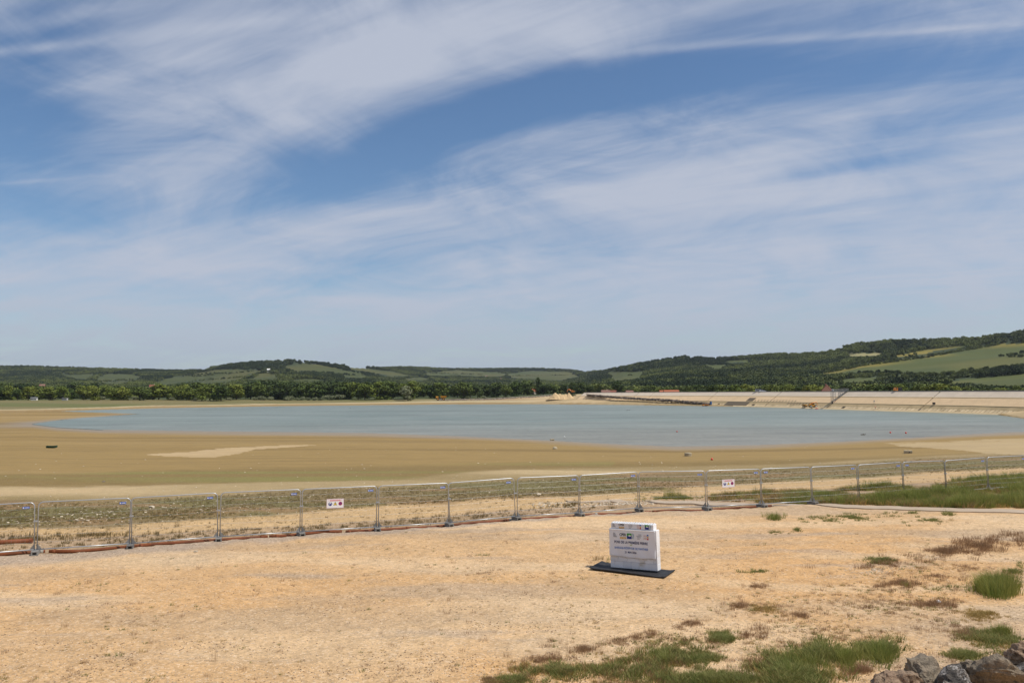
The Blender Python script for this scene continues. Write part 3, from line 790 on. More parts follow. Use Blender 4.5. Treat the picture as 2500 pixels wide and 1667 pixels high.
def tree_at(name, px, toppy, D, kind, tone, label, cat='tree', group=None, wide=1.0, hmin=3.0, hmax=24):
    x = (px - 1250) / 2018.0 * D; z0 = tz(x, D)
    h = EYE + (yhor(px) - toppy) * D / 2018.0 - z0
    return plant_tree(name, x, D, min(max(h, hmin), hmax), wide, kind, tone, label, cat, group)
SEG = [  # px from, to, depth, depth jitter, top, jitter, step px, tones, label, group, dam
    (-60, 340, 800, 30, 944, 5, 24, ['light', 'light', 'mid'], 'bright green broadleaf tree in the front row on the far left shore', 'front row of trees on the far left shore'),
    (340, 610, 815, 30, 941, 6, 24, ['light', 'mid'], 'green broadleaf tree on the far shore below the red roofed house', 'trees on the far shore below the red roofed house'),
    (-60, 620, 900, 40, 937, 6, 26, ['dark', 'dark', 'mid'], 'dark broadleaf tree in the back row on the far left shore', 'back row of trees on the far left shore'),
    (610, 860, 850, 25, 935, 5, 20, ['dark', 'mid', 'dark'], 'dark broadleaf tree in the dense wood edge left of centre on the far shore', 'wood edge left of centre on the far shore'),
    (850, 1010, 840, 20, 932, 4, 22, ['light', 'light', 'mid'], 'bright green rounded tree at the middle of the far shore', 'bright trees at the middle of the far shore'),
    (610, 1020, 930, 40, 931, 4, 24, ['dark'], 'dark tree behind the far shore wood edge', 'second row behind the far shore wood edge'),
    (1010, 1290, 870, 35, 933, 6, 19, ['dark', 'mid', 'mid'], 'broadleaf tree between the yellow digger and the sand heap on the far shore', 'trees between the yellow digger and the sand heap'),
    (1290, 1440, 890, 35, 937, 6, 19, ['dark', 'mid'], 'broadleaf tree behind the sand heap', 'trees behind the sand heap')]
n_tree = 0
for (p0, p1, D, dj, top, tj, st, tones, lab, grp) in SEG:
    p = p0
    while p < p1:
        tn = random.choice(tones); lb2 = lab if len(set(tones)) == 1 or tn == tones[0] else lab.replace('bright green ', '').replace('dark ', '').replace('green broad', 'broad', 1)
        lb2 = lb2 if lb2 == lab else {'light': 'pale green ', 'mid': 'mid green ', 'dark': 'dark green '}[tn] + lb2
        tree_at('broadleaf_tree', p + random.uniform(-6, 6), top + random.uniform(-tj, tj), D + random.uniform(-dj, dj), 'broad', tn, lb2, group=grp,
                wide=random.uniform(1.1, 1.8), hmin=6)
        p += st * random.uniform(0.75, 1.3); n_tree += 1
p = 1440
while p < 2560:      # behind the dam
    cy = np.interp(p, [1440, 1600, 1760, 1910, 2070, 2300, 2560], [735, 650, 570, 500, 440, 390, 340]) + random.uniform(60, 150)
    top = np.interp(p, [1440, 1600, 1900, 2050, 2150, 2280, 2400, 2560], [942, 943, 938, 941, 935, 937, 943, 944]) + random.uniform(-5, 6)
    tn = random.choice(['mid', 'mid', 'dark', 'light'])
    whr = ('behind the dam left of the long orange roof' if p < 1620 else 'behind the dam between the orange roof and the parked cars' if p < 1850 else 'behind the dam between the parked cars and the gantry' if p < 2040
           else 'behind the dam between the gantry and the crest truck' if p < 2186 else 'behind the dam right of the crest truck')
    lab = {'light': 'pale green', 'mid': 'mid green', 'dark': 'dark green'}[tn] + ' broadleaf tree ' + whr
    tree_at('broadleaf_tree', p, top, cy, 'broad', tn, lab, group='trees ' + whr, wide=random.uniform(1.2, 1.7), hmin=5)
    p += 17 * random.uniform(0.7, 1.4); n_tree += 1
tree_at('conifer_tree', 1394, 931, 775, 'cone', 'dark', 'dark pointed conifer beside the thin mast behind the sand heap', wide=1.2)
tree_at('tall_tree', 1315, 920, 885, 'tall', 'dark', 'tall dark narrow tree rising above the wood left of the sand heap', wide=1.1)
tree_at('broadleaf_tree', 1511, 929, 770, 'broad', 'dark', 'large dark rounded tree standing out behind the left end of the dam', wide=1.3)
tree_at('conifer_tree', 1463, 937, 790, 'cone', 'dark', 'small dark conifer left of the large rounded tree by the dam end', wide=1.2)
tree_at('broadleaf_tree', 995, 940, 800, 'broad', 'grey', 'loose grey green tree left of the reddish bush on the far shore', wide=1.2)
for (px, D, h) in [(700, 815, 4.2), (708, 820, 5.2), (726, 818, 3.6), (738, 822, 4.2), (752, 818, 3.6), (770, 812, 4.0), (784, 815, 3.6), (800, 826, 6.0), (812, 822, 5.5),
                   (828, 826, 6.5), (622, 815, 3.6), (636, 818, 5.0), (645, 815, 3.8), (660, 820, 4.4), (238, 806, 5.0), (250, 808, 4.2), (120, 800, 4.5), (130, 802, 4.0),
                   (300, 806, 3.8), (330, 808, 4.2), (1140, 826, 3.4), (1180, 828, 3.6), (560, 812, 3.6), (480, 810, 3.4), (420, 808, 3.6)]:
    x = (px - 1250) / 2018.0 * D
    plant_tree('willow_shrub', x, D, h, 1.35, 'shrub', 'grey', 'low grey green willow shrub on the grassy far shore', 'shrub', 'willow shrubs along the grassy far shore')

def scatter(name, protos, pts, scl, rot, material=None, label=None, cat=None, tilt=None):
    """one object holding uncountable stuff: copies of the given objects on points"""
    me = bpy.data.meshes.new(name); me.from_pydata([tuple(p) for p in pts], [], [])
    for nm, arr in (('sc', scl), ('rz', rot)):
        a_ = me.attributes.new(nm, 'FLOAT', 'POINT'); a_.data.foreach_set('value', np.asarray(arr, np.float32))
    o = link_mesh(name, me)
    ng = bpy.data.node_groups.new(name, 'GeometryNodeTree')
    ng.interface.new_socket('Geometry', in_out='INPUT', socket_type='NodeSocketGeometry')
    ng.interface.new_socket('Geometry', in_out='OUTPUT', socket_type='NodeSocketGeometry')
    N = ng.nodes; gi = N.new('NodeGroupInput'); go = N.new('NodeGroupOutput'); ip = N.new('GeometryNodeInstanceOnPoints')
    j = N.new('GeometryNodeJoinGeometry')
    for pr in protos:
        oi = N.new('GeometryNodeObjectInfo'); oi.inputs['Object'].default_value = pr; oi.inputs['As Instance'].default_value = True; oi.transform_space = 'ORIGINAL'
        ng.links.new(oi.outputs['Geometry'], j.inputs[0])
    a1 = N.new('GeometryNodeInputNamedAttribute'); a1.data_type = 'FLOAT'; a1.inputs[0].default_value = 'sc'
    a2 = N.new('GeometryNodeInputNamedAttribute'); a2.data_type = 'FLOAT'; a2.inputs[0].default_value = 'rz'
    cx = N.new('ShaderNodeCombineXYZ'); er = N.new('FunctionNodeEulerToRotation')
    ng.links.new(a2.outputs[0], cx.inputs[2]); ng.links.new(cx.outputs[0], er.inputs[0])
    ng.links.new(gi.outputs[0], ip.inputs['Points']); ng.links.new(j.outputs[0], ip.inputs['Instance'])
    ip.inputs['Pick Instance'].default_value = True
    ng.links.new(a1.outputs[0], ip.inputs['Scale']); ng.links.new(er.outputs[0], ip.inputs['Rotation'])
    ng.links.new(ip.outputs[0], go.inputs[0])
    md = o.modifiers.new('scatter', 'NODES'); md.node_group = ng
    tag(o, label, cat, kind='stuff')
    return o

# hillside woods: prototypes are real trees standing on the slope in front
protos = []
for v_, (px, D, h, wd_) in enumerate([(560, 1500, 13, 1.3), (760, 1550, 12, 1.5), (1450, 1500, 12, 1.4), (1850, 1150, 12, 1.4)]):
    me_ = leaf_mesh('crown', [(bx_ * wd_ * 12, by_ * wd_ * 12, (bz_ - 0.1) * 11, br_ * 14) for bx_, by_, bz_, br_ in lobes('broad', 300 + v_)], 620, 1.25, 50 + v_, m_forest)
    x = (px - 1250) / 2018.0 * D
    t = empty('broadleaf_tree', (x, D, tz(x, D)), 0, ['dark round tree on the lower slope left of the white farm', 'round tree at the foot of the domed hill',
              'round tree at the foot of the small triangular meadow', 'round tree at the foot of the long right hill'][v_], 'tree')
    protos.append(link_mesh('crown', me_, t))
    MB().tube([(0, 0, -0.5), (0, 0, 4), (0.1, 0, 7)], [0.3, 0.22, 0.1], 6).build('trunk', m_bark, t)
g = np.random.default_rng(11)
NW = 120000
A_ = g.uniform(-0.74, 0.76, NW); D_ = np.sqrt(g.uniform(880 ** 2, 4900 ** 2, NW))
pxA = 1250 + 2018 * A_
Dr_, Db_ = curve(RIDGE_D, pxA), curve(BASE_D, pxA)
lim = np.interp(pxA, [1400, 1440, 1900, 2560], [930, 800, 640, 520])
# extra nearer ground behind the dam
A2 = g.uniform(0.10, 0.75, 3500); D2 = np.sqrt(g.uniform(480 ** 2, 1300 ** 2, 3500)); 
A_, D_ = np.append(A_, A2), np.append(D_, D2); pxA = 1250 + 2018 * A_; Dr_, Db_ = curve(RIDGE_D, pxA), curve(BASE_D, pxA)
lim = np.interp(pxA, [1400, 1440, 1900, 2560], [930, 820, 660, 560])
X_, Y_ = A_ * D_, D_; Z_ = terrain(X_, Y_)
ppx, ppy = project(X_, Y_, Z_)
keep = (D_ > lim) & (D_ < Dr_ + 120)
ppx, ppy = ragged(ppx, ppy, X_, Y_)
bad = np.zeros(len(A_), bool); allow = np.full(len(A_), 99.0)
for pp in MEADOWS + STRAW:
    # keep the crowns of trees standing below a meadow from hiding it
    bad |= in_poly(ppx, ppy, pp)
    for hh in (11.0, 8.0, 5.0, 2.5): allow = np.where(in_poly(ppx, ppy - hh * 2018 / D_, pp), np.minimum(allow, hh - 1.5), allow)
dens = sstep(fbm(X_, Y_, 130, 3), 0.22, 0.38)
keep &= ~bad & (allow > 1.2) & (g.random(len(A_)) < 0.35 + 0.65 * dens)
sel = np.where(keep)[0]
pts = [np.stack([X_[sel], Y_[sel], Z_[sel] - 0.5], -1)]
scl = [np.minimum(g.uniform(0.65, 1.15, len(sel)), allow[sel] / 11.0)]
# hedges and single trees in the fields
HEDGE = [[(1980, 918), (2105, 894), (2173, 885), (2268, 872), (2363, 855), (2445, 841)], [(2078, 913), (2132, 910), (2214, 913), (2263, 918), (2295, 917), (2390, 904), (2500, 895)],
         [(2135, 930), (2268, 919), (2391, 909), (2500, 900)], [(2170, 936), (2268, 927), (2372, 921), (2440, 914)], [(2440, 870), (2470, 868), (2500, 862), (2500, 872), (2460, 872)],
         [(470, 931), (540, 925), (620, 918)], [(245, 931), (326, 928)], [(714, 908), (790, 909), (872, 917)], [(440, 920), (500, 913), (560, 912), (620, 906)],
         [(2200, 862), (2210, 872), (2225, 873), (2240, 866)], [(1990, 930), (2060, 922), (2130, 912)], [(1030, 912), (1090, 912), (1180, 915)], [(1250, 918), (1320, 917), (1390, 916)],
         [(745, 907), (755, 908)], [(1535, 916), (1545, 917)], [(460, 918), (475, 919), (500, 917), (515, 916), (525, 916)]]
def slope_point(px, py):
    """ground point on the hills at a pixel"""
    Ds = np.linspace(700, 4800, 900); A = (px - 1250) / 2018.0
    zz = terrain(A * Ds, Ds); _, q = project(A * Ds, Ds, zz)
    ok = np.where(q <= py)[0]
    i = ok[0] if len(ok) else len(Ds) - 1
    return np.array([A * Ds[i], Ds[i], zz[i]])
for hl in HEDGE:
    for (x0, y0), (x1, y1) in zip(hl[:-1], hl[1:]):
        n = max(2, int(abs(x1 - x0) / 3.2))
        for k in range(n):
            if random.random() < 0.22: continue
            t = k / n; pts.append(slope_point(x0 + (x1 - x0) * t + random.uniform(-1, 1), y0 + (y1 - y0) * t + random.uniform(-0.8, 0.8))[None, :]); scl.append(np.array([random.uniform(0.22, 0.6)]))
pts = np.concatenate(pts); scl = np.concatenate(scl)
scatter('hillside_wood', protos, pts, scl, g.uniform(0, 6.28, len(pts)), label='dark green woods and hedges covering the distant hills', cat='wood')
# ------------------------------------------------------------------ materials of the things
m_galv = mat('galvanised_steel', (0.42, 0.44, 0.46), 0.38, 0.10, 6, metal=0.55, spec=0.5)
m_wire = mat('fence_wire', (0.36, 0.37, 0.38), 0.45, 0.05, 6, metal=0.4)
m_foot = mat('fence_foot_plastic', (0.20, 0.192, 0.178), 0.85, 0.25, 6, bump=0.3, rnd=0.25)
m_hole = mat('dark_hollow', (0.02, 0.02, 0.02), 0.9, 0.1, 5)
m_tagblue = mat('tag_blue', (0.035, 0.12, 0.48), 0.5, 0.05, 8)
m_white = mat('white_print', (0.78, 0.77, 0.78), 0.5, 0.03, 6)
m_rustpipe = mat('orange_pipe', (0.195, 0.055, 0.015), 0.7, 0.3, 2.5, dirt=(0.10, 0.035, 0.014), dirt_amt=0.6, bump=0.15)
m_pipering = mat('pipe_ring', (0.30, 0.28, 0.24), 0.5, 0.2, 5)
m_path = mat('path_concrete', (0.385, 0.30, 0.215), 0.9, 0.14, 1.2, bump=0.2)
m_block = mat('white_block', (0.73, 0.735, 0.75), 0.55, 0.08, 3, rnd=0.08, dirt=(0.52, 0.46, 0.38), dirt_amt=0.15)
m_banner = mat('banner_cloth', (0.70, 0.71, 0.745), 0.6, 0.03, 3)
m_matblack = mat('black_rubber', (0.016, 0.016, 0.018), 0.7, 0.3, 6, bump=0.3, dirt=(0.06, 0.055, 0.05), dirt_amt=0.3)
def ink(name, rgb): return mat(name, rgb, 0.6, 0.0, 3)
i_black, i_navy, i_blue, i_grey = ink('ink_black', (0.015, 0.015, 0.02)), ink('ink_navy', (0.012, 0.022, 0.10)), ink('ink_blue', (0.04, 0.16, 0.50)), ink('ink_grey', (0.14, 0.14, 0.15))
i_gold, i_green, i_dblue, i_red, i_orange = ink('ink_gold', (0.62, 0.38, 0.10)), ink('ink_green', (0.06, 0.30, 0.05)), ink('ink_dark_blue', (0.012, 0.025, 0.20)), ink('ink_red', (0.50, 0.03, 0.045)), ink('ink_orange', (0.60, 0.22, 0.10))
i_yellow, i_lime, i_pink, i_teal = ink('ink_yellow', (0.80, 0.55, 0.03)), ink('ink_lime', (0.25, 0.36, 0.03)), ink('ink_pink_red', (0.62, 0.09, 0.11)), ink('ink_teal', (0.10, 0.26, 0.32))
i_paleedge = ink('ink_pale_pink', (0.72, 0.58, 0.62))

# ------------------------------------------------------------------ fence panels
def feet_xy(i): return Vector((POSTS[i][0], POSTS[i][1], tz(*POSTS[i])))
ordinals = ['first', 'second', 'third', 'fourth', 'fifth', 'sixth', 'seventh', 'eighth', 'ninth', 'tenth', 'eleventh', 'twelfth', 'thirteenth', 'fourteenth', 'fifteenth', 'sixteenth', 'seventeenth', 'eighteenth', 'nineteenth']
FP = [feet_xy(i) for i in range(len(POSTS))]
panels = []
tag_left = {12, 15}           # panels whose blue tag sits at the left end
vis = 0
for i in range(1, len(POSTS) - 1):
    a, b = FP[i], FP[i + 1]
    d = b - a; L = math.hypot(d.x, d.y); rz = math.atan2(d.y, d.x)
    vis += 1
    extra = {5: ', carrying a white warning sign', 11: ', carrying the second white warning sign', 12: ', right of the second sign'}.get(i, '')
    sd = 'leftmost wire fence panel, cut by the picture edge' if vis == 1 else 'steel mesh fence panel, %s from the left%s' % (ordinals[vis - 1], extra)
    P_ = empty('mesh_barrier', a, rz, sd, 'barrier', 'mesh fence panels across the terrace')
    lean = random.uniform(-0.012, 0.012) + (-0.022 if i > 10 else 0)
    P_.rotation_euler = (random.uniform(-0.015, 0.015), -math.atan2(d.z, L), rz)
    z0, z1, g0, R = 0.06, 2.06, 0.045, 0.17
    x0, x1 = g0, L - g0
    lx = lean * 2.0
    pth = [(x0, 0, z0), (x0 + lx * .9, 0, z1 - R)] + [(x0 + lx + R - R * math.cos(t), 0, z1 - R + R * math.sin(t)) for t in (0.4, 0.8, 1.2)] + [(x0 + lx + R, 0, z1)] + \
          [(x1 + lx - R, 0, z1)] + [(x1 + lx - R + R * math.sin(t), 0, z1 - R + R * math.cos(t)) for t in (0.4, 0.8, 1.2)] + [(x1 + lx * .9, 0, z1 - R), (x1, 0, z0)]
    MB().tube(pth, 0.021, 8).build('frame', m_galv, P_, smooth=True)
    MB().tube([(x0, 0, 0.17), (x1, 0, 0.17)], 0.021, 8).build('bottom_rail', m_galv, P_, smooth=True)
    for k, zz in enumerate((0.45, 0.72, 0.99, 1.26, 1.53, 1.80)):
        sh = lx * zz / 2
        MB().tube([(x0 + sh, 0.012, zz), ((x0 + x1) / 2 + sh, 0.012, zz - 0.01), (x1 + sh, 0.012, zz)], 0.0032, 4, cap=False).build('wire', m_wire, P_)
    vw = MB(); nv = int((x1 - x0) / 0.16)
    for k in range(1, nv):
        xx = x0 + (x1 - x0) * k / nv; vw.tube([(xx, 0.006, 0.18), (xx + lx, 0.006, 2.04)], 0.0012, 3, cap=False)
    tag(vw.build('vertical_wires', m_wire, P_), kind='stuff')
    for xx, sg in ((x0, 1), (x1, -1)):
        MB().add([(xx, -0.008, 0.19), (xx + sg * 0.17, -0.008, 0.19), (xx, -0.008, 0.42), (xx, 0.008, 0.19), (xx + sg * 0.17, 0.008, 0.19), (xx, 0.008, 0.42)],
                 [(0, 1, 2), (5, 4, 3), (0, 3, 4, 1), (1, 4, 5, 2), (2, 5, 3, 0)]).build('corner_gusset', m_foot, P_)
    cl = MB().box((x1 + lx * .6 + g0, -0.005, 1.30), (0.16, 0.075, 0.055)).build('clamp', m_galv, P_)
    MB().tube([(x1 + lx * .6 + g0, -0.07, 1.30), (x1 + lx * .6 + g0, 0.06, 1.30)], 0.012, 6).build('bolt', m_galv, cl)
    ends = [x0 + 0.30] if i in tag_left else [x1 - 0.30]
    for xx in ends:
        tg = MB().box((xx + lx * .9, -0.028, 1.87), (0.25, 0.006, 0.085)).build('tag_plate', m_tagblue, P_)
        e_ = MB(); e_.add([(xx + lx * .9 - 0.085 + 0.026 * math.cos(t), -0.0335, 1.87 + 0.026 * math.sin(t)) for t in np.linspace(0, 2 * math.pi, 12, endpoint=False)], [tuple(range(12))])
        e_.box((xx + lx * .9 + 0.035, -0.0325, 1.87), (0.13, 0.002, 0.022)); e_.build('tag_print', m_white, tg)
    panels.append((P_, L))
for i in range(1, len(POSTS) - 1):
    p = FP[i]; d = FP[i + 1] - FP[i - 1]; rz = math.atan2(d.y, d.x)
    jit = random.uniform(-0.12, 0.12)
    f = empty('ballast_block', p + Vector((0, 0, -0.02)), rz + jit, 'grey fence foot block under the %s fence joint from the left' % ordinals[i - 1], 'ballast block', 'grey fence foot blocks')
    mb = MB()
    mb.box((0, -0.03, 0.15), (0.25, 0.66, 0.05)); mb.box((-0.1, -0.03, 0.065), (0.05, 0.66, 0.13)); mb.box((0.1, -0.03, 0.065), (0.05, 0.66, 0.13))
    mb.box((0, 0.15, 0.065), (0.15, 0.05, 0.13)); mb.box((0, -0.15, 0.065), (0.15, 0.05, 0.13)); mb.box((0, -0.34, 0.015), (0.15, 0.04, 0.03))
    mb.build('body', m_foot, f)
    MB().box((0, -0.02, 0.1745), (0.2, 0.10, 0.004)).build('socket', m_hole, f)

# ------------------------------------------------------------------ warning signs hanging on the fence
def disc(c, r, y, n=20, a0=0.0): return [(c[0] + r * math.cos(a0 + 2 * math.pi * k / n), y, c[1] + r * math.sin(a0 + 2 * math.pi * k / n)) for k in range(n)]
def warning_sign(panel, xc, zc, label, tilt):
    w = empty('warning_sign', (0, 0, 0), 0, label, 'sign', 'white warning signs on the fence')
    bpy.context.view_layer.update()
    w.matrix_world = panel.matrix_world @ Matrix.Translation((xc, -0.035, zc)) @ Matrix.Rotation(tilt, 4, 'Y')
    bw, bh = 0.78, 0.42
    MB().box((0, 0, 0), (bw, 0.006, bh)).build('board', m_white, w)
    ed = MB()
    for (cx, cz, sx, sz) in ((0, bh / 2 - .012, bw, .024), (0, -bh / 2 + .012, bw, .024), (-bw / 2 + .012, 0, .024, bh - .05), (bw / 2 - .012, 0, .024, bh - .05)):
        ed.box((cx, -0.004, cz), (sx, 0.001, sz))
    ed.build('border', i_paleedge, w)
    hd = MB(); hd.box((0, -0.005, 0.135), (0.44, 0.001, 0.05)); hd.add(disc((-.22, .135), .025, -0.0053), [tuple(range(20))]); hd.add(disc((.22, .135), .025, -0.0053), [tuple(range(20))]); hb_ = hd.build('heading_bar', i_pink, w)
    tx_ = MB()
    for k in range(12): tx_.box((-.19 + k * .034, -0.0062, 0.135), (0.020, 0.0006, 0.020))
    tx_.build('heading_letters', i_paleedge, hb_)
    dd = MB()
    for sx in (-1, 1):
        for k in range(3): dd.box((sx * (0.29 + .006 * (k % 2)), -0.005, 0.150 - k * .018), (0.022, 0.001, 0.008))
    dd.build('corner_mark', i_pink, w)
    # blue mask roundel
    q = MB().add(disc((-.225, -.02), .088, -0.0045), [tuple(range(20))]).build('mask_roundel', i_dblue, w)
    h = MB(); h.add([(-.225 + .047 * math.cos(t), -0.006, .008 + .05 * math.sin(t)) for t in np.linspace(0.0, math.pi, 12)], [tuple(range(12))])
    h.box((-.262, -.0055, -.035), (.014, .001, .07), ry=0.25); h.box((-.188, -.0055, -.035), (.014, .001, .07), ry=-0.25)
    h.build('head_figure', m_white, q)
    # yellow triangle
    t_ = MB().add([(-.088, -.0045, -.082), (.088, -.0045, -.082), (0, -.0045, .075)], [(0, 1, 2)]).build('warning_triangle', i_black, w)
    MB().add([(-.070, -.0055, -.072), (.070, -.0055, -.072), (0, -.0055, .052)], [(0, 1, 2)]).build('yellow_field', i_yellow, t_)
    MB().add([(-.010, -.0065, -.030), (.010, -.0065, -.030), (.014, -.0065, .015), (-.014, -.0065, .015)], [(0, 1, 2, 3)]).box((0, -.0065, -.048), (.018, .001, .018)).build('exclamation_mark', i_black, t_)
    # no parking roundel
    r_ = MB().add(disc((.235, -.012), .088, -0.0045), [tuple(range(20))]).build('no_parking_roundel', i_red, w)
    MB().add(disc((.235, -.012), .064, -0.0055), [tuple(range(20))]).build('blue_field', i_dblue, r_)
    MB().box((.235, -.0065, -.012), (.13, .001, .026), ry=math.radians(42)).build('red_bar', i_red, r_)
    return w
warning_sign(panels[4][0], 1.52, 1.36, 'white warning sign with three symbols on the left part of the fence', 0.01)
warning_sign(panels[10][0], 1.35, 1.36, 'white warning sign with three symbols on the right part of the fence', -0.02)

# ------------------------------------------------------------------ orange pipe lying along the fence
def pipe_run(pts, r, name_label, rings=()):
    t = empty('drain_pipe', pts[0], 0, name_label, 'pipe', 'orange pipe lengths along the fence')
    o = Vector(pts[0]); rel = [Vector(p) - o for p in pts]
    MB().tube(rel, r, 12).build('pipe', m_rustpipe, t, smooth=True)
    for q in rings:
        k = min(int(q * (len(rel) - 1)), len(rel) - 2); f = q * (len(rel) - 1) - k
        c = rel[k].lerp(rel[k + 1], f); dr = (rel[k + 1] - rel[k]).normalized()
        MB().tube([c - dr * .07, c + dr * .07], r * 1.14, 12).build('joint_ring', m_pipering if random.random() < 0.35 else m_rustpipe, t, smooth=True)
    return t
def along_fence(i0, i1, off, n=9, wob=0.04):
    out = []
    for k in range(n):
        s = i0 + (i1 - i0) * k / (n - 1); j = int(min(math.floor(s), len(FP) - 2)); f = s - j
        p = FP[j].lerp(FP[j + 1], f); d = (FP[j + 1] - FP[j]).normalized(); nn = Vector((-d.y, d.x, 0))
        q = p + nn * (off + random.uniform(-wob, wob)); q.z = tz(q.x, q.y) + 0.055; out.append(q)
    return out
pipe_run(along_fence(0.2, 2.08, 0.42), 0.074, 'orange pipe length under the two leftmost fence panels', (0.62, 0.98))
pipe_run(along_fence(2.12, 4.6, 0.40), 0.074, 'orange pipe length under the third and fourth fence panels', (0.02, 0.4, 0.97))
pipe_run(along_fence(4.62, 5.55, 0.42), 0.074, 'orange pipe length left of the dark gap below the first warning sign', (0.1,))
pipe_run(along_fence(5.60, 8.0, 0.40), 0.074, 'orange pipe length from the first warning sign to the middle of the fence', (0.02, 0.35, 0.98))
pipe_run(along_fence(8.02, 10.2, 0.38), 0.072, 'orange pipe length behind the white block wall along the fence', (0.03, 0.6, 0.97))
pp_ = along_fence(10.22, 11.0, 0.45, 6); a_ = FP[11] + Vector((0.3, 0.9, 0))
pipe_run(pp_ + [Vector((a_.x, a_.y, tz(a_.x, a_.y) + .10))], 0.072, 'orange pipe length climbing to the bend beside the green reeds', (0.04, 0.95))
b_ = FP[12] + Vector((0.9, 1.2, 0))
# corrugated last length
cor = [Vector((a_.x + 0.1, a_.y, tz(a_.x, a_.y) + .1)).lerp(Vector((b_.x, b_.y, tz(b_.x, b_.y) + .1)), t) for t in np.linspace(0, 1, 80)]
t = empty('drain_pipe', cor[0], 0, 'ribbed rust brown pipe length ending in the tall grass', 'pipe', 'orange pipe lengths along the fence')
MB().tube([p - cor[0] for p in cor], [0.082 if k % 2 else 0.070 for k in range(80)], 10).build('pipe', m_rustpipe, t)
MB().tube([(-0.05, 0, 0), (0.12, 0.02, 0)], 0.135, 12).build('joint_ring', mat('dark_rust', (0.10, 0.045, 0.02), 0.8, 0.2, 4), t)
# sheet of rusted pipe at the far left
pl = on_ground(15, 1327); t = empty('drain_pipe', pl, 0.25, 'short thick rust orange pipe among weeds at the far left behind the fence', 'pipe')
MB().tube([(-1.4, 0, 0.06), (1.0, 0, 0.08)], 0.11, 12).build('pipe', m_rustpipe, t, smooth=True); MB().tube([(0.95, 0, .08), (1.05, 0, .08)], 0.125, 12).build('joint_ring', m_rustpipe, t)

# ------------------------------------------------------------------ narrow concrete path behind the terrace
pth = [(1384, 1224), (1500, 1222), (1600, 1223), (1700, 1226), (1800, 1230), (1900, 1233.5), (2050, 1237), (2200, 1241.5), (2350, 1247), (2500, 1251.5), (2650, 1258)]
pw = [0.7, 0.9, 1.0, 1.1, 1.1, 1.15, 1.2, 1.25, 1.3, 1.3, 1.3]
cen = []
for (px, py) in pth:
    cen.append(on_ground(px, py, 4.5))
vs, fs = [], []
xs_ = np.linspace(0, len(cen) - 1, 60)
for s in xs_:
    k = int(min(math.floor(s), len(cen) - 2)); c = cen[k].lerp(cen[k + 1], s - k); d = (cen[k + 1] - cen[k]).normalized(); n_ = Vector((-d.y, d.x, 0)); w_ = np.interp(s, range(len(pw)), pw) / 2
    for sg in (-1, 1):
        q = c + n_ * sg * w_; q.z = 0.5 * (tz(q.x, q.y) + tz(c.x, c.y)) + 0.055; vs.append(q)
    for sg in (1, -1):
        q = c + n_ * sg * w_; vs.append(Vector((q.x, q.y, tz(q.x, q.y) - 0.3)))
for i in range(len(xs_) - 1):
    for k in range(4): k2 = (k + 1) % 4; fs.append((i * 4 + k, i * 4 + k2, i * 4 + 4 + k2, i * 4 + 4 + k))
path = MB().add(vs, fs).build('path', m_path); tag(path, 'narrow pale concrete path between the sand and the tall grass', 'path', kind='structure')

# ------------------------------------------------------------------ white block wall with banner on its black mat
ground_w = on_ground(1548, 1391)
zw = ground_w.z + 0.05
Lp, Rp = at_z(1491, 1384, zw), at_z(1606, 1397, zw)
ang = math.atan2(Rp[1] - Lp[1], Rp[0] - Lp[0])
wl = math.hypot(Rp[0] - Lp[0], Rp[1] - Lp[1])
wall = empty('block_wall', (Lp[0], Lp[1], zw), ang, 'small white wall of toy-like blocks carrying a commemorative banner', 'block wall')
wall.rotation_euler = (0, math.radians(-1.4), ang)
bh, bt = 0.229, 0.30
nb = 5.5; bl = wl / nb
def brick(x0, x1, row, y0=0.0, h=bh):
    g = 0.004
    return MB().box(((x0 + x1) / 2, y0 + bt / 2, row * bh + h / 2), (x1 - x0 - g, bt - g, h - g), bev=0.008).build('brick', m_block, wall)
for row in range(6):
    xs = [0.0] + ([bl * (0.5 + k) for k in range(6)] if row % 2 == 0 else [bl * (k + 1) for k in range(6)])
    xs = [x for x in xs if x < wl - 0.03] + [wl]
    for x0, x1 in zip(xs[:-1], xs[1:]): brick(x0, x1, row)
for k in range(4):
    w4 = (wl - 0.17) / 4; brick(0.06 + k * w4, 0.06 + (k + 1) * w4, 6, 0.03, 0.19)
for k in range(17):
    for yy in (0.09, 0.225):
        MB().lathe([(0.030, 0), (0.030, 0.022), (0.026, 0.026)], 10, (0.10 + (wl - 0.25) * k / 16, yy + 0.015, 6 * bh + 0.188)).build('stud', m_block, wall)
def text(s, h, x, z, mtl, parent, name='lettering', y=-0.004, width=None, bold=0.0, surf=None):
    cu = bpy.data.curves.new('lettering', 'FONT'); cu.body = s; cu.size = 1.0; cu.align_x = 'CENTER'; cu.align_y = 'CENTER'; cu.offset = bold
    tmp = bpy.data.objects.new('lettering_tmp', cu); me = bpy.data.meshes.new_from_object(tmp)
    bpy.data.objects.remove(tmp)
    co = np.array([v.co[:] for v in me.vertices]); lo, hi = co.min(0), co.max(0)
    sy = h / (hi[1] - lo[1]); sx = sy if width is None else width / (hi[0] - lo[0])
    cx, cy = (lo[0] + hi[0]) / 2, (lo[1] + hi[1]) / 2
    for v in me.vertices:
        X, Zz = x + (v.co.x - cx) * sx, z + (v.co.y - cy) * sy
        v.co = (X, y + (surf(X, Zz) if surf else 0.0), Zz)
    me.materials.clear(); me.materials.append(mtl)
    return link_mesh(name, me, parent)
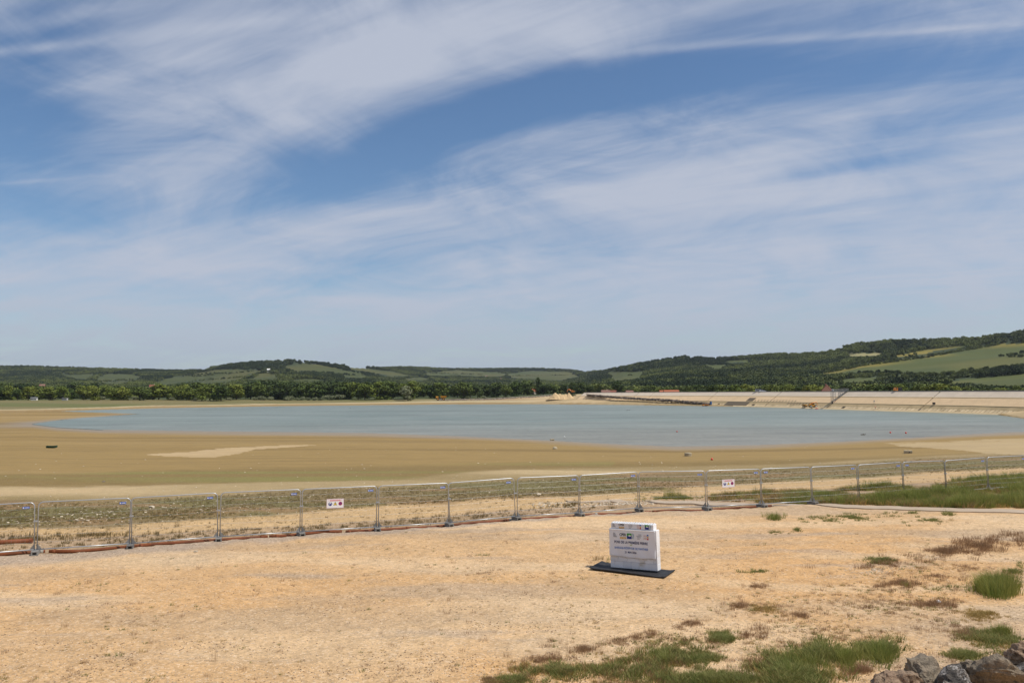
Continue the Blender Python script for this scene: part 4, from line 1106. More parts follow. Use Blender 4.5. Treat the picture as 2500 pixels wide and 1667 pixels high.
# banner cloth, slightly wavy
bx0, bx1, bz0, bz1 = 0.0, wl - 0.045, 0.42, 6 * bh - 0.02
def sag(X, Zz):
    u, v = (X - bx0) / (bx1 - bx0), (Zz - bz0) / (bz1 - bz0)
    lw = max(0.0, 1 - v)
    return -(0.012 + 0.030 * lw ** 1.6 * (0.5 + 0.5 * math.sin(u * 9.0 + 1.0)) + 0.012 * math.sin(u * 21 + v * 7) * lw + 0.02 * math.exp(-((u - 0.03) / 0.05) ** 2) * lw)
vs, fs = [], []; nu, nv_ = 40, 20
for j in range(nv_ + 1):
    for i in range(nu + 1):
        X = bx0 + (bx1 - bx0) * i / nu
        low = bz0 + 0.035 * math.sin(math.pi * i / nu) ** 2 * -1 + 0.03 * (i / nu) * -1 + (0.02 if i < 1 else 0)
        Zz = low + (bz1 - low) * j / nv_
        vs.append((X, sag(X, Zz), Zz))
for j in range(nv_):
    for i in range(nu): fs.append((j * (nu + 1) + i, j * (nu + 1) + i + 1, (j + 1) * (nu + 1) + i + 1, (j + 1) * (nu + 1) + i))
banner = MB().add(vs, fs).build('banner', m_banner, wall, smooth=True)
sol = banner.modifiers.new('thickness', 'SOLIDIFY'); sol.thickness = 0.003
tape = MB()
for k in range(44):
    X = bx0 + 0.03 + (bx1 - bx0 - 0.05) * k / 44
    tape.add([(X, sag(X, 1.33) - .005, 1.315), (X + 0.012, sag(X, 1.33) - .005, 1.315), (X + 0.030, sag(X, 1.33) - .005, 1.350), (X + 0.018, sag(X, 1.33) - .005, 1.350)], [(0, 1, 2, 3)])
tape.build('striped_tape', i_gold, banner)
def plate(x, z, w, h, mtl, parent, name, surf=None, y=-0.004):
    n = 6; vs, fs = [], []
    for i in range(n + 1):
        X = x - w / 2 + w * i / n
        for Zz in (z - h / 2, z + h / 2): vs.append((X, y + (surf(X, Zz) if surf else 0), Zz))
    for i in range(n): fs.append((2 * i, 2 * i + 2, 2 * i + 3, 2 * i + 1))
    return MB().add(vs, fs).build(name, mtl, parent)
def logos(parent, xs, z, k, surf, y0):
    """row of partner logos: grey text block, CPER mark, green and blue square with feather strip, four-line seal, orange letters with blue, yellow and red tiles"""
    x = xs['text']
    m_ = MB()
    for r in range(6): 
        wdt = (0.05, .07, .09, .08, .12, .13)[r] * k; X = x - .06 * k + wdt / 2; Zz = z + (.075 - r * .024) * k
        m_.box((X, y0 + (surf(X, Zz) if surf else 0), Zz), (wdt, 0.001, 0.010 * k))
    m_.build('grey_text_block', i_grey, parent)
    text('CPER', 0.085 * k, xs['cper'], z + 0.035 * k, i_black, parent, 'lettering', y0, width=0.225 * k, bold=0.025, surf=surf)
    yb = plate(xs['cper'] + 0.005, z - 0.065 * k, 0.21 * k, 0.062 * k, i_gold, parent, 'gold_bar', surf, y0)
    text('2021-2027', 0.026 * k, xs['cper'] + 0.005, z - 0.065 * k, m_white, yb, 'lettering', y0 - 0.002, width=0.17 * k, surf=surf)
    x = xs['sq']
    sq = plate(x, z, 0.16 * k, 0.17 * k, i_dblue, parent, 'square_logo', surf, y0)
    plate(x, z + 0.045 * k, 0.158 * k, 0.08 * k, i_green, sq, 'green_field', surf, y0 - 0.0015)
    s0 = surf(x, z) if surf else 0
    MB().add([(x - .03 * k, y0 - .003 + s0, z + .0), (x + .01 * k, y0 - .003 + s0, z - .012 * k), (x + .06 * k, y0 - .003 + s0, z - .0 * k), (x + .055 * k, y0 - .003 + s0, z + .03 * k), (x + .02 * k, y0 - .003 + s0, z + .022 * k), (x + .0 * k, y0 - .003 + s0, z + .05 * k)], [(0, 1, 2, 3, 4, 5)]).build('white_shape', m_white, sq)
    fe = MB()
    for r in range(5): fe.box((x + (.125 + .012 * math.sin(r)) * k, y0 + s0, z + (.07 - r * .033) * k), (.055 * k, .001, .014 * k), ry=0.5)
    fe.build('feather_strip', i_teal, sq)
    x = xs['seal']; m_ = MB()
    for r, (wd1, ofs) in enumerate(((.10, .03), (.17, 0), (.13, 0.0), (.08, -.02))):
        Zz = z + (.06 - r * .042) * k; m_.box((x + ofs * k, y0 + (surf(x, Zz) if surf else 0), Zz), (wd1 * k, .001, .013 * k))
    m_.build('four_line_text', i_grey, parent)
    x = xs['or']
    text("CÔTE", 0.055 * k, x, z + 0.035 * k, i_orange, parent, 'lettering', y0, width=0.11 * k, surf=surf)
    text("D'OR", 0.055 * k, x, z - 0.045 * k, i_orange, parent, 'lettering', y0, width=0.10 * k, surf=surf)
    for r, mm in enumerate((i_blue, i_gold, i_red)):
        plate(x + .085 * k, z + (.055 - r * .058) * k, .05 * k, .045 * k, mm, parent, 'colour_tile', surf, y0)
logos(banner, {'text': 0.22, 'cper': 0.52, 'sq': 0.765, 'seal': 1.13, 'or': 1.36}, 1.135, 1.12, sag, -0.006)
text('POSE DE LA PREMIÈRE PIERRE', 0.112, 0.82, 0.925, i_navy, banner, width=1.26, y=-0.006, bold=0.022, surf=sag)
plate(0.82, 0.83, 0.09, 0.018, i_lime, banner, 'green_dash', sag, -0.006)
text('BARRAGE-RÉSERVOIR DE PANTHIER', 0.095, 0.83, 0.725, i_blue, banner, width=1.27, y=-0.006, bold=0.014, surf=sag)
text('21 MAI 2026', 0.072, 0.80, 0.575, i_navy, banner, width=0.44, y=-0.006, bold=0.02, surf=sag)
strip = plate(wl / 2 - 0.06, 6 * bh + 0.095, wl - 0.24, 0.17, m_banner, wall, 'top_sticker', None, 0.028)
logos(strip, {'text': 0.17, 'cper': 0.46, 'seal': 0.80, 'or': 1.10, 'sq': 1.42}, 6 * bh + 0.098, 0.95, None, 0.024)
# mat
rubber = empty('rubber_mat', (Lp[0], Lp[1], zw - 0.035), ang, 'thin black rubber mat with curled edges under the white block wall', 'mat')
rubber.rotation_euler = (0, math.radians(0.6), ang)
vs, fs = [], []; nu, nv_ = 36, 16
mx0, mx1, my0, my1 = -0.60, wl + 0.42, -0.62, bt + 0.36
for j in range(nv_ + 1):
    for i in range(nu + 1):
        u, v = i / nu, j / nv_
        zz = 0.035 + 0.05 * max(0, (0.16 - v) / 0.16) ** 2 * (0.4 + 0.6 * math.sin(u * 3.1)) + 0.04 * max(0, (0.1 - u) / 0.1) ** 2 + 0.045 * max(0, (u - 0.9) / 0.1) ** 2
        wob = 0.03 * math.sin(u * 5 + 1) if j == 0 else 0
        vs.append((mx0 + (mx1 - mx0) * u + 0.10 * (0.5 - v), my0 + (my1 - my0) * v + wob, zz))
for j in range(nv_):
    for i in range(nu): fs.append((j * (nu + 1) + i, j * (nu + 1) + i + 1, (j + 1) * (nu + 1) + i + 1, (j + 1) * (nu + 1) + i))
ms = MB().add(vs, fs).build('sheet', m_matblack, rubber, smooth=True)
sol = ms.modifiers.new('thickness', 'SOLIDIFY'); sol.thickness = 0.035; sol.offset = -1

# ------------------------------------------------------------------ boulders at the lower right corner
def rock_mat(name, c1, c2, c3, patch=None):
    m, nt, b = new_mat(name)
    tcn = nt.nodes.new('ShaderNodeTexCoord'); co = E(tcn.outputs['Object'])
    n1 = e_noise(co, 2.2, 6, 0.65, 0.6); n2 = e_noise(co, 9.0, 6, 0.7); n3 = e_noise(co, 30, 4, 0.7)
    c = e_mix(e_smooth(n1, 0.38, 0.62), c1, c2)
    c = e_mix(e_smooth(n2, 0.52, 0.62) * 0.85, c, c3)
    v = 0.25 + n3 * 1.5; c = e_mix(1.0, c, e_vec(v, v, v), 'MULTIPLY')
    c = e_mix(e_smooth(n2 + n1 * 0.4, 0.86, 0.92) * 0.7, c, (0.30, 0.30, 0.24))
    if patch:
        n4 = e_noise(co, 14, 6, 0.75, 1.0); mm_ = e_smooth(n4, 0.50, 0.56) * e_smooth(e_noise(co, 1.3, 2, 0.5), 0.40, 0.50)
        c = e_mix(mm_, c, patch)
    nt.links.new(c.s, b.inputs['Base Color']); b.inputs['Roughness'].default_value = 0.85; b.inputs['Specular IOR Level'].default_value = 0.3
    bn = nt.nodes.new('ShaderNodeBump'); bn.inputs['Strength'].default_value = 1.0; bn.inputs['Distance'].default_value = 0.06
    nt.links.new((n2 + n3 * 0.5).s, bn.inputs['Height']); nt.links.new(bn.outputs[0], b.inputs['Normal'])
    return m
m_rock1 = rock_mat('grey_brown_stone', (0.225, 0.185, 0.135), (0.29, 0.225, 0.155), (0.13, 0.108, 0.080))
m_rock2 = rock_mat('lichen_stone', (0.06, 0.053, 0.046), (0.16, 0.13, 0.10), (0.03, 0.028, 0.026), (0.50, 0.46, 0.42))
m_rock3 = rock_mat('red_brown_stone', (0.26, 0.175, 0.115), (0.33, 0.235, 0.155), (0.14, 0.098, 0.068))
import bmesh
def boulder(name, loc, size, seed, mtl, label, rot=(0, 0, 0), cuts=13, sub=5, group='boulders at the lower right corner', cat='boulder'):
    bm = bmesh.new(); bmesh.ops.create_icosphere(bm, subdivisions=sub, radius=1.0); g = random.Random(seed)
    for _ in range(cuts):
        n = Vector((g.gauss(0, 1), g.gauss(0, 1), g.gauss(0, 1))).normalized(); dd = g.uniform(0.45, 0.80)
        for v in bm.verts:
            h = v.co.dot(n) - dd
            if h > 0: v.co -= n * h * 0.985
    co = np.array([v.co[:] for v in bm.verts])
    dsp = (fbm(co[:, 0] * 2 + seed, co[:, 1] * 2 + co[:, 2] * 1.3, 0.8, 5) - 0.5) * 0.30 - np.abs(fbm(co[:, 2] * 3 + seed, co[:, 0] * 3 - co[:, 1] * 2, 0.9, 4) - 0.5) * 0.35 + (fbm(co[:, 1] * 4 - co[:, 2] * 3 + seed, co[:, 0] * 4 + co[:, 2] * 2, 0.35, 3) - 0.5) * 0.10
    for v, k in zip(bm.verts, dsp): v.co += v.co.normalized() * k; v.co = Vector((v.co.x * size[0], v.co.y * size[1], v.co.z * size[2]))
    me = bpy.data.meshes.new(name); bm.to_mesh(me); bm.free(); me.materials.append(mtl)
    me.polygons.foreach_set('use_smooth', [True] * len(me.polygons)); me.update()
    try: me.set_sharp_from_angle(angle=math.radians(32))
    except Exception: pass
    o = link_mesh(name, me); o.location = loc; o.rotation_euler = rot
    return tag(o, label, cat, group)
def rock_place(px, py, y): p = at_y(px, py, y); return Vector(p)
boulder('boulder', rock_place(2195, 1680, 11.6), (0.42, 0.40, 0.32), 3, m_rock3, 'reddish boulder with an orange lichen spot, leftmost of the corner rocks', (0.2, 0.1, 0.4))
boulder('boulder', rock_place(2272, 1664, 12.0), (0.62, 0.5, 0.36), 12, m_rock1, 'broad grey brown boulder behind the leftmost of the corner rocks', (0.1, 0.15, 0.2))
boulder('boulder', rock_place(2335, 1690, 11.3), (0.50, 0.42, 0.46), 27, m_rock2, 'blackish boulder with white lichen streaks in the middle of the corner rocks', (0.5, 0.2, 0.9))
boulder('boulder', rock_place(2430, 1665, 11.7), (0.62, 0.55, 0.52), 31, m_rock1, 'large rounded grey boulder right of the lichen streaked one', (0.2, 0.35, 1.8))
boulder('boulder', rock_place(2495, 1604, 12.4), (0.42, 0.42, 0.27), 44, m_rock3, 'red brown boulder cut by the right picture edge', (0.1, 0.3, 0.5))
boulder('boulder', rock_place(2540, 1660, 11.9), (0.55, 0.5, 0.45), 48, m_rock2, 'dark shaded boulder at the very corner under the red brown one', (0.1, 0.0, 1.5))
# ------------------------------------------------------------------ grass, weeds and stones
def grass_mat(name, c1, c2, rnd_=0.6):
    m, nt, b = new_mat(name)
    oi = nt.nodes.new('ShaderNodeObjectInfo'); rr = E(oi.outputs['Random'])
    g_ = nt.nodes.new('ShaderNodeNewGeometry'); ri = E(g_.outputs['Random Per Island'])
    f = E.m('MINIMUM', E.m('MAXIMUM', rr * rnd_ + ri * (1 - rnd_) , 0.0), 1.0)
    cc_ = e_mix(f, c1, c2)
    nt.links.new(cc_.s, b.inputs['Base Color']); b.inputs['Roughness'].default_value = 0.7; b.inputs['Specular IOR Level'].default_value = 0.2
    tr = nt.nodes.new('ShaderNodeBsdfTranslucent'); nt.links.new(cc_.s, tr.inputs['Color']); mx = nt.nodes.new('ShaderNodeMixShader'); mx.inputs[0].default_value = 0.35
    nt.links.new(b.outputs[0], mx.inputs[1]); nt.links.new(tr.outputs[0], mx.inputs[2]); nt.links.new(mx.outputs[0], nt.nodes['Material Output'].inputs['Surface'])
    return m
m_gr = grass_mat('grass_green', (0.10, 0.150, 0.030), (0.34, 0.30, 0.11))
m_tall = grass_mat('grass_tall', (0.110, 0.165, 0.028), (0.37, 0.34, 0.10))
m_red = grass_mat('grass_dry_red', (0.20, 0.105, 0.055), (0.42, 0.28, 0.155))
m_yel = grass_mat('grass_straw', (0.30, 0.20, 0.055), (0.48, 0.35, 0.14))
m_olv = grass_mat('weed_olive', (0.135, 0.115, 0.042), (0.34, 0.235, 0.115))
def tuft_mesh(name, n, spread, width, lean, seed, mtl, hmin=0.45, segs=3):
    """unit-high tuft of bent blades"""
    g = random.Random(seed); vs, fs = [], []
    for _ in range(n):
        a = g.random() * 6.283; r = spread * math.sqrt(g.random()); h = g.uniform(hmin, 1.0)
        bx, by = r * math.cos(a), r * math.sin(a); la = a + g.uniform(-0.9, 0.9); ln = lean * g.uniform(0.2, 1.0) * h
        wa = g.random() * 6.283; wx, wy = math.cos(wa) * width, math.sin(wa) * width
        base = len(vs)
        for k in range(segs + 1):
            t = k / segs; w = 1 - t * 0.95
            x, y, z = bx + math.cos(la) * ln * t * t, by + math.sin(la) * ln * t * t, h * (t - 0.18 * t * t * lean)
            vs += [(x - wx * w, y - wy * w, z - 0.03), (x + wx * w, y + wy * w, z - 0.03)]
        for k in range(segs): fs.append((base + 2 * k, base + 2 * k + 1, base + 2 * k + 3, base + 2 * k + 2))
    me = bpy.data.meshes.new(name); me.from_pydata(vs, [], fs); me.materials.append(mtl); me.update(); return me
def clump(name, px, py, h, me, label, group=None, wide=1.0, cat='grass clump'):
    p = on_ground(px, py); o = link_mesh(name, me); o.location = p; o.scale = (h * wide, h * wide, h); o.rotation_euler = (0, 0, random.random() * 6.28)
    return tag(o, label, cat, group)
me_g1, me_g2 = tuft_mesh('tuft', 34, 0.75, 0.045, 0.8, 1, m_gr), tuft_mesh('tuft', 26, 0.9, 0.05, 1.1, 2, m_gr, 0.3)
me_t1, me_t2 = tuft_mesh('tuft', 44, 0.42, 0.014, 0.45, 3, m_tall), tuft_mesh('tuft', 38, 0.5, 0.016, 0.6, 4, m_tall, 0.35)
me_r1, me_r2 = tuft_mesh('tuft', 36, 0.7, 0.020, 0.5, 5, m_red), tuft_mesh('tuft', 28, 0.85, 0.024, 0.8, 6, m_red, 0.3)
me_y1 = tuft_mesh('tuft', 30, 1.0, 0.06, 1.0, 7, m_yel, 0.3)
me_o1, me_o2 = tuft_mesh('tuft', 22, 0.8, 0.05, 0.8, 8, m_olv), tuft_mesh('tuft', 16, 0.4, 0.04, 0.4, 9, m_olv, 0.4)
me_s1 = tuft_mesh('sprig', 9, 0.30, 0.012, 0.5, 10, m_red, 0.5)
me_big = tuft_mesh('clump', 420, 0.75, 0.011, 0.40, 11, m_tall, 0.4, 4)
me_big2 = tuft_mesh('clump', 200, 0.7, 0.016, 0.45, 12, m_tall, 0.35, 4)
P_big = clump('grass_clump', 2438, 1450, 0.80, me_big, 'large tall bright green grass clump near the right picture edge', wide=0.95)
clump('grass_clump', 1890, 1268, 0.50, me_big2, 'rounded green grass tuft on the sand just below the path', wide=1.0)
P_r1 = clump('grass_clump', 2313, 1487, 0.34, me_r1, 'reddish dry grass tuft with a white scrap beside it')
P_r2 = clump('grass_clump', 1975, 1385, 0.25, me_r2, 'small straw brown tuft alone on the sand right of the white wall')
P_t1 = clump('grass_clump', 2163, 1607, 0.45, me_t1, 'fan of long green blades behind the corner rocks', wide=1.1)
P_t2 = clump('grass_clump', 2085, 1610, 0.42, me_t2, 'loose tuft of long arching blades left of the corner rocks', wide=1.2)
P_g1 = clump('grass_clump', 1492, 1387 - 20, 0.22, me_g1, 'low green tuft behind the white wall')
P_g2 = clump('grass_clump', 290, 1600, 0.14, me_g2, 'small dark green rosette low on the left sand')
P_y1 = clump('grass_clump', 347, 1592, 0.12, me_y1, 'yellow straw tuft low on the left sand')
P_o1 = clump('grass_clump', 1463, 1366, 0.30, me_o1, 'dark spiky weed left of the white wall')
P_o2 = clump('grass_clump', 434, 1285, 0.40, me_o2, 'upright dark weed behind the third fence panel')
P_s1 = clump('grass_clump', 523, 1614, 0.75, me_s1, 'tall thin dry stalk alone on the left sand', wide=0.5)
P_s2 = clump('grass_clump', 115, 1550, 0.30, me_s1, 'short dry reddish stalks on the lower left sand')
P_y2 = clump('grass_clump', 2385, 1502, 0.13, me_y1, 'orange straw patch right of the reddish tuft')
for (px, py, h, w_) in ((1632, 1216, 0.95, 0.55), (1650, 1217, 0.9, 0.6), (1668, 1218, 0.6, 0.6), (1815, 1216, 0.7, 0.8), (1850, 1215, 1.0, 0.6), (1873, 1214, 1.0, 0.55)):
    clump('reed_clump', px, py, h, me_big2, 'dark green reed clump behind the fence left of the second warning sign' if px < 1700 else 'dark green reed clump behind the fence right of the second warning sign',
          'reed clumps behind the fence left of the second sign' if px < 1700 else 'reed clumps behind the fence right of the second sign', w_, 'reeds')

def ground_pts(px, py):
    z = np.full(px.shape, 4.6)
    for _ in range(14):
        p = at_z(px, py, z); z = 0.5 * z + 0.5 * terrain(p[:, 0], p[:, 1])
    p[:, 2] = terrain(p[:, 0], p[:, 1]); return p
gr_ = np.random.default_rng(21)
def ell(cx, cy, rx, ry, n, deg=0.0):
    a = gr_.uniform(0, 6.283, n); r = np.sqrt(-np.log(1 - 0.96 * gr_.random(n))) * 0.62 * (0.8 + 0.45 * np.sin(a * 3 + cx) * np.sin(a * 5 + cy))
    x, y = r * np.cos(a) * rx * 1.25, r * np.sin(a) * ry * 1.35; c, s = math.cos(math.radians(deg)), math.sin(math.radians(deg))
    q = np.stack([cx + x * c + y * s, cy - x * s + y * c], -1)
    g_ = at_z(q[:, 0], q[:, 1], np.full(n, 4.7)); k = sstep(fbm(g_[:, 0] + cx, g_[:, 1], 0.8, 4), 0.42, 0.66)
    return q[gr_.random(n) < 0.08 + 0.92 * k]
def between(p0, p1, top, bot, n, pw_=1.0):
    x = gr_.uniform(p0, p1, n); t = gr_.random(n) ** pw_
    return np.stack([x, curve(top, x) * (1 - t) + curve(bot, x) * t], -1)
def sow(name, protos, groups, label, cat):
    """groups: list of (pixel points, min height, max height)"""
    P_, S_ = [], []
    for pts, h0, h1 in groups:
        P_.append(ground_pts(pts[:, 0], pts[:, 1])); S_.append(gr_.uniform(h0, h1, len(pts)))
    P_ = np.concatenate(P_); S_ = np.concatenate(S_)
    return scatter(name, protos, P_, S_, gr_.uniform(0, 6.283, len(P_)), label=label, cat=cat)
# sparse plants on the sand, in clusters, more to the right
n = 9000
sx_, sy_ = gr_.uniform(-30, 2530, n), 1275 + 400 * gr_.random(n) ** 0.8
fence_y = np.interp(sx_, [0, 98, 540, 920, 1259, 1553, 1850, 2500], [1362, 1356, 1320, 1294, 1272, 1250, 1244, 1262])
gp = at_z(sx_, sy_, np.full(n, 4.7))
cl_ = sstep(fbm(gp[:, 0], gp[:, 1], 3.5, 4), 0.48, 0.68)
right = np.interp(sx_, [0, 700, 1300, 1900, 2500], [0.42, 0.5, 0.7, 0.9, 0.9]) * np.interp(sy_ - fence_y, [0, 25, 60], [0.1, 0.4, 1.0])
ok = (sy_ > fence_y + 8) & (gr_.random(n) < right * (0.12 + 0.88 * cl_))
sp = np.stack([sx_, sy_], -1)[ok]; kk = gr_.random(len(sp))
tiny_g, tiny_y, tiny_r = sp[kk < 0.22], sp[(kk >= 0.22) & (kk < 0.55)], sp[kk >= 0.55]
green = [(ell(1372, 1648, 110, 26, 420), .07, .20), (ell(1585, 1612, 130, 34, 620, 8), .08, .24), (ell(1700, 1610, 110, 22, 330), .05, .15), (ell(1735, 1660, 150, 18, 380), .08, .22), (ell(1950, 1645, 120, 45, 680), .10, .30),
         (ell(1762, 1558, 42, 15, 200), .06, .16), (ell(1670, 1574, 24, 8, 80), .05, .14), (ell(2410, 1560, 95, 24, 380), .07, .20), (ell(2357, 1602, 48, 12, 150), .08, .18), (ell(1860, 1600, 60, 22, 160), .05, .14),
         (ell(1255, 1661, 45, 10, 130), .06, .15), (ell(2000, 1590, 70, 24, 170), .08, .25), (ell(2140, 1590, 60, 22, 180), .10, .30), (ell(2315, 1436, 40, 9, 60), .06, .16), (ell(2150, 1368, 45, 8, 110, 5), .08, .18),
         (ell(2060, 1265, 135, 9, 320, 3), .08, .20), (ell(2260, 1271, 70, 9, 130), .06, .16), (ell(2232, 1253, 18, 4, 22), .08, .2), (ell(2310, 1252, 14, 8, 20), .1, .3), (ell(1945, 1293, 16, 5, 24), .08, .18), (ell(1890, 1300, 50, 6, 50), .05, .12),
         (ell(1175, 1357, 22, 5, 22), .05, .13), (ell(1850, 1395, 60, 4, 60, 5), .06, .14), (ell(2200, 1272, 90, 6, 60), .05, .12), (ell(2480, 1392, 40, 16, 60), .1, .25), (tiny_g, .03, .10)]
wide_ = between(1180, 2330, [(1180, 1650), (1400, 1585), (1600, 1535), (1800, 1480), (2050, 1420), (2330, 1330)], [(1180, 1672), (2000, 1672), (2330, 1640)], 5200, 0.8)
gw_ = at_z(wide_[:, 0], wide_[:, 1], np.full(len(wide_), 4.7)); wide_ = wide_[gr_.random(len(wide_)) < 0.05 + 0.95 * sstep(fbm(gw_[:, 0] * 0.6, gw_[:, 1], 1.8, 4), 0.44, 0.66)]
green.append((wide_[::4], .03, .11))
sow('short_green_grass', [P_g1, P_g2], green, 'short green grass patches on the sandy terrace', 'grass')
long_ = [(ell(1985, 1625, 75, 30, 70), .25, .48), (ell(2150, 1600, 40, 20, 40), .25, .45), (ell(2070, 1610, 40, 22, 40), .25, .42), (ell(2430, 1440, 62, 22, 120), .30, .70), (ell(2440, 1545, 60, 8, 24), .2, .35), (ell(2330, 1520, 20, 8, 8), .2, .35), (ell(2210, 1430, 30, 12, 14), .15, .35),
         (ell(1895, 1262, 34, 8, 30), .2, .4), (ell(1600, 1605, 90, 14, 30), .2, .38)]
# tall meadow beyond the path
TOP_M = [(1750, 1212), (1800, 1206), (1870, 1200), (2000, 1200), (2100, 1193), (2250, 1188), (2350, 1174), (2500, 1166), (2600, 1160)]
BOT_M = [(1750, 1222), (1800, 1224), (1860, 1227), (2050, 1231), (2180, 1236), (2350, 1241), (2500, 1246), (2600, 1250)]
mead = between(1740, 2600, TOP_M, BOT_M, 8200)
dn = sstep(mead[:, 0], 1740, 1950); mead = mead[gr_.random(len(mead)) < 0.35 + 0.65 * dn]
gm_ = at_z(mead[:, 0], mead[:, 1], np.full(len(mead), 4.6)); nn_ = fbm(gm_[:, 0], gm_[:, 1] * 1.4, 2.2, 4); mead = mead[nn_ > 0.36]; nn_ = nn_[nn_ > 0.36]
hgt = np.interp(mead[:, 0], [1740, 1900, 2050, 2600], [0.18, 0.3, 0.5, 0.62]) + (nn_ - 0.52) * 0.9
long_ += [(mead[hgt < 0.3], .12, .28), (mead[(hgt >= 0.3) & (hgt < 0.5)], .22, .5), (mead[(hgt >= 0.5) & (hgt < 0.66)], .28, .62), (mead[hgt >= 0.66], .45, .95), (ell(1640, 1216, 95, 6, 420, 2), .10, .3), (ell(1800, 1214, 90, 6, 260), .12, .35)]
sow('tall_grass', [P_t1, P_t2], long_, 'tall green grass beyond the path and in clumps on the sand', 'grass')
red = [(mead[::7], .25, .62), (ell(1585, 1612, 140, 36, 260), .08, .22), (ell(1372, 1648, 120, 28, 160), .06, .2), (ell(2310, 1348, 200, 18, 480, 12), .08, .28), (ell(2420, 1325, 130, 26, 420, 12), .10, .36), (ell(2300, 1400, 180, 40, 260, 8), .05, .18), (ell(2210, 1425, 85, 20, 200, 8), .08, .22), (ell(2275, 1478, 65, 13, 190), .07, .22), (ell(1690, 1524, 52, 10, 170, 14), .06, .16), (ell(1800, 1483, 58, 9, 150, 12), .07, .2),
       (ell(1455, 1580, 110, 10, 260, 14), .06, .18), (ell(1560, 1556, 70, 9, 130, 10), .06, .18), (ell(1860, 1535, 40, 22, 110), .07, .22), (ell(2390, 1545, 95, 18, 260), .05, .15), (ell(1560, 1625, 150, 18, 260, 5), .05, .18), (ell(1950, 1500, 40, 10, 40), .06, .2),
       (ell(1900, 1620, 120, 30, 250), .06, .22), (ell(2100, 1640, 60, 20, 120), .06, .2), (ell(1330, 1610, 80, 14, 140, 10), .05, .16), (ell(2250, 1540, 60, 10, 50), .05, .14), (ell(1850, 1430, 40, 8, 50), .06, .15), (ell(1180, 1395, 60, 8, 60), .06, .16), (tiny_r, .04, .16), (wide_[1::4], .05, .16), (wide_[2::4], .04, .14)]
sow('dry_reddish_grass', [P_r1, P_r2], red, 'dry reddish brown grass strewn over the right half of the sand', 'grass')
yel = [(mead[::5], .2, .5), (ell(1950, 1645, 140, 48, 420), .06, .2), (ell(1585, 1612, 140, 38, 380), .05, .16), (ell(1372, 1648, 120, 28, 220), .05, .15), (ell(2410, 1560, 100, 26, 200), .05, .15), (ell(2395, 1500, 70, 14, 170), .04, .12), (ell(1872, 1488, 38, 22, 110), .04, .12), (ell(1280, 1625, 60, 24, 130), .03, .10), (ell(1400, 1500, 160, 60, 90), .02, .07), (wide_[3::4], .03, .10), (tiny_y, .02, .075), (ell(2300, 1270, 50, 8, 40), .04, .12)]
sow('straw_tufts', [P_y1, P_y2], yel, 'yellow straw coloured low tufts scattered on the sand', 'grass')
B_FENCE = [(p_[0] / p_[1] * 2018 + 1250, 0) for p_ in POSTS]
fpx, fpy = project(np.array([p.x for p in FP]), np.array([p.y for p in FP]), np.array([p.z for p in FP]))
B_FENCE = list(zip(fpx, fpy - 6))
weeds = between(-60, 2560, B_PALE, B_WEED, 11000, 0.85)
gq = at_z(weeds[:, 0], weeds[:, 1], np.full(len(weeds), 3.6)); weeds = weeds[gr_.random(len(weeds)) < 0.25 + 0.75 * sstep(fbm(gq[:, 0] * 0.5, gq[:, 1], 4, 3), 0.38, 0.6)]
trk = between(-60, 2560, B_WEED, B_TRACK, 500); soil = between(-60, 1500, B_TRACK, B_FENCE, 700)
sow('shore_weeds', [P_o1, P_o2], [(weeds, .05, .17), (trk, .05, .16), (soil, .06, .26), (ell(60, 1318, 80, 10, 120), .15, .4), (ell(230, 1310, 90, 10, 110, 5), .1, .35), (ell(1390, 1232, 60, 8, 90), .1, .3)],
    'low olive and brown weeds on the bank behind the fence', 'weeds')
sow('shore_grass', [P_g2, P_g1], [(weeds[::6] + np.array([3, 0]), .04, .11), (ell(300, 1262, 340, 10, 300, 3), .05, .12)], 'thin green grass on the stony bank behind the fence', 'grass')
# stones
m_pale = mat('pale_stone', (0.50, 0.42, 0.31), 0.9, 0.15, 6, rnd=0.25)
m_dark = mat('dark_stone', (0.17, 0.135, 0.105), 0.9, 0.25, 2, rnd=0.4)
m_grit = mat('grit_stone', (0.50, 0.385, 0.265), 0.9, 0.2, 8, rnd=0.45)
def stone_mesh(seed, mtl):
    bm = bmesh.new(); bmesh.ops.create_icosphere(bm, subdivisions=1, radius=1.0); g = random.Random(seed)
    for v in bm.verts: v.co *= g.uniform(0.65, 1.15); v.co.z *= 0.6; v.co.x *= 1.2
    me = bpy.data.meshes.new('stone'); bm.to_mesh(me); bm.free(); me.materials.append(mtl); return me
def stone(px, py, r, seed, mtl, label, z0=4.6):
    p = on_ground(px, py, z0); o = link_mesh('stone', stone_mesh(seed, mtl)); o.location = p + Vector((0, 0, r * 0.3)); o.scale = (r, r, r); return tag(o, label, 'stone')
S1 = stone(478, 1347, 0.09, 1, m_pale, 'white flat stone on the sand below the fence on the left')
S2 = stone(370, 1239, 0.20, 2, m_pale, 'pale flat stone on the weedy bank behind the third fence panel')
S3 = stone(1315, 1208, 0.17, 3, m_pale, 'pale rounded stone behind the middle of the fence')
S4 = stone(1845, 1195, 0.05, 4, m_grit, 'tiny tan stone near the second warning sign')
S5 = stone(253, 1176, 0.14, 5, m_dark, 'small dark stone on the tan mud at the left')
pl_ = [(between(-60, 2560, B_PALE, B_WEED, 900), .02, .07), (between(-60, 2560, B_OLIVE, B_PALE, 350), .02, .07), (ell(300, 1250, 300, 18, 160, 4), .03, .11), (between(1300, 1600, [(1300, 1225), (1600, 1222)], [(1300, 1240), (1600, 1232)], 420), .03, .09)]
x_ = gr_.uniform(0, 2500, 110); pl_.append((np.stack([x_, curve(B_MUD, x_) + gr_.uniform(-50, 25, 110)], -1), .04, .12))
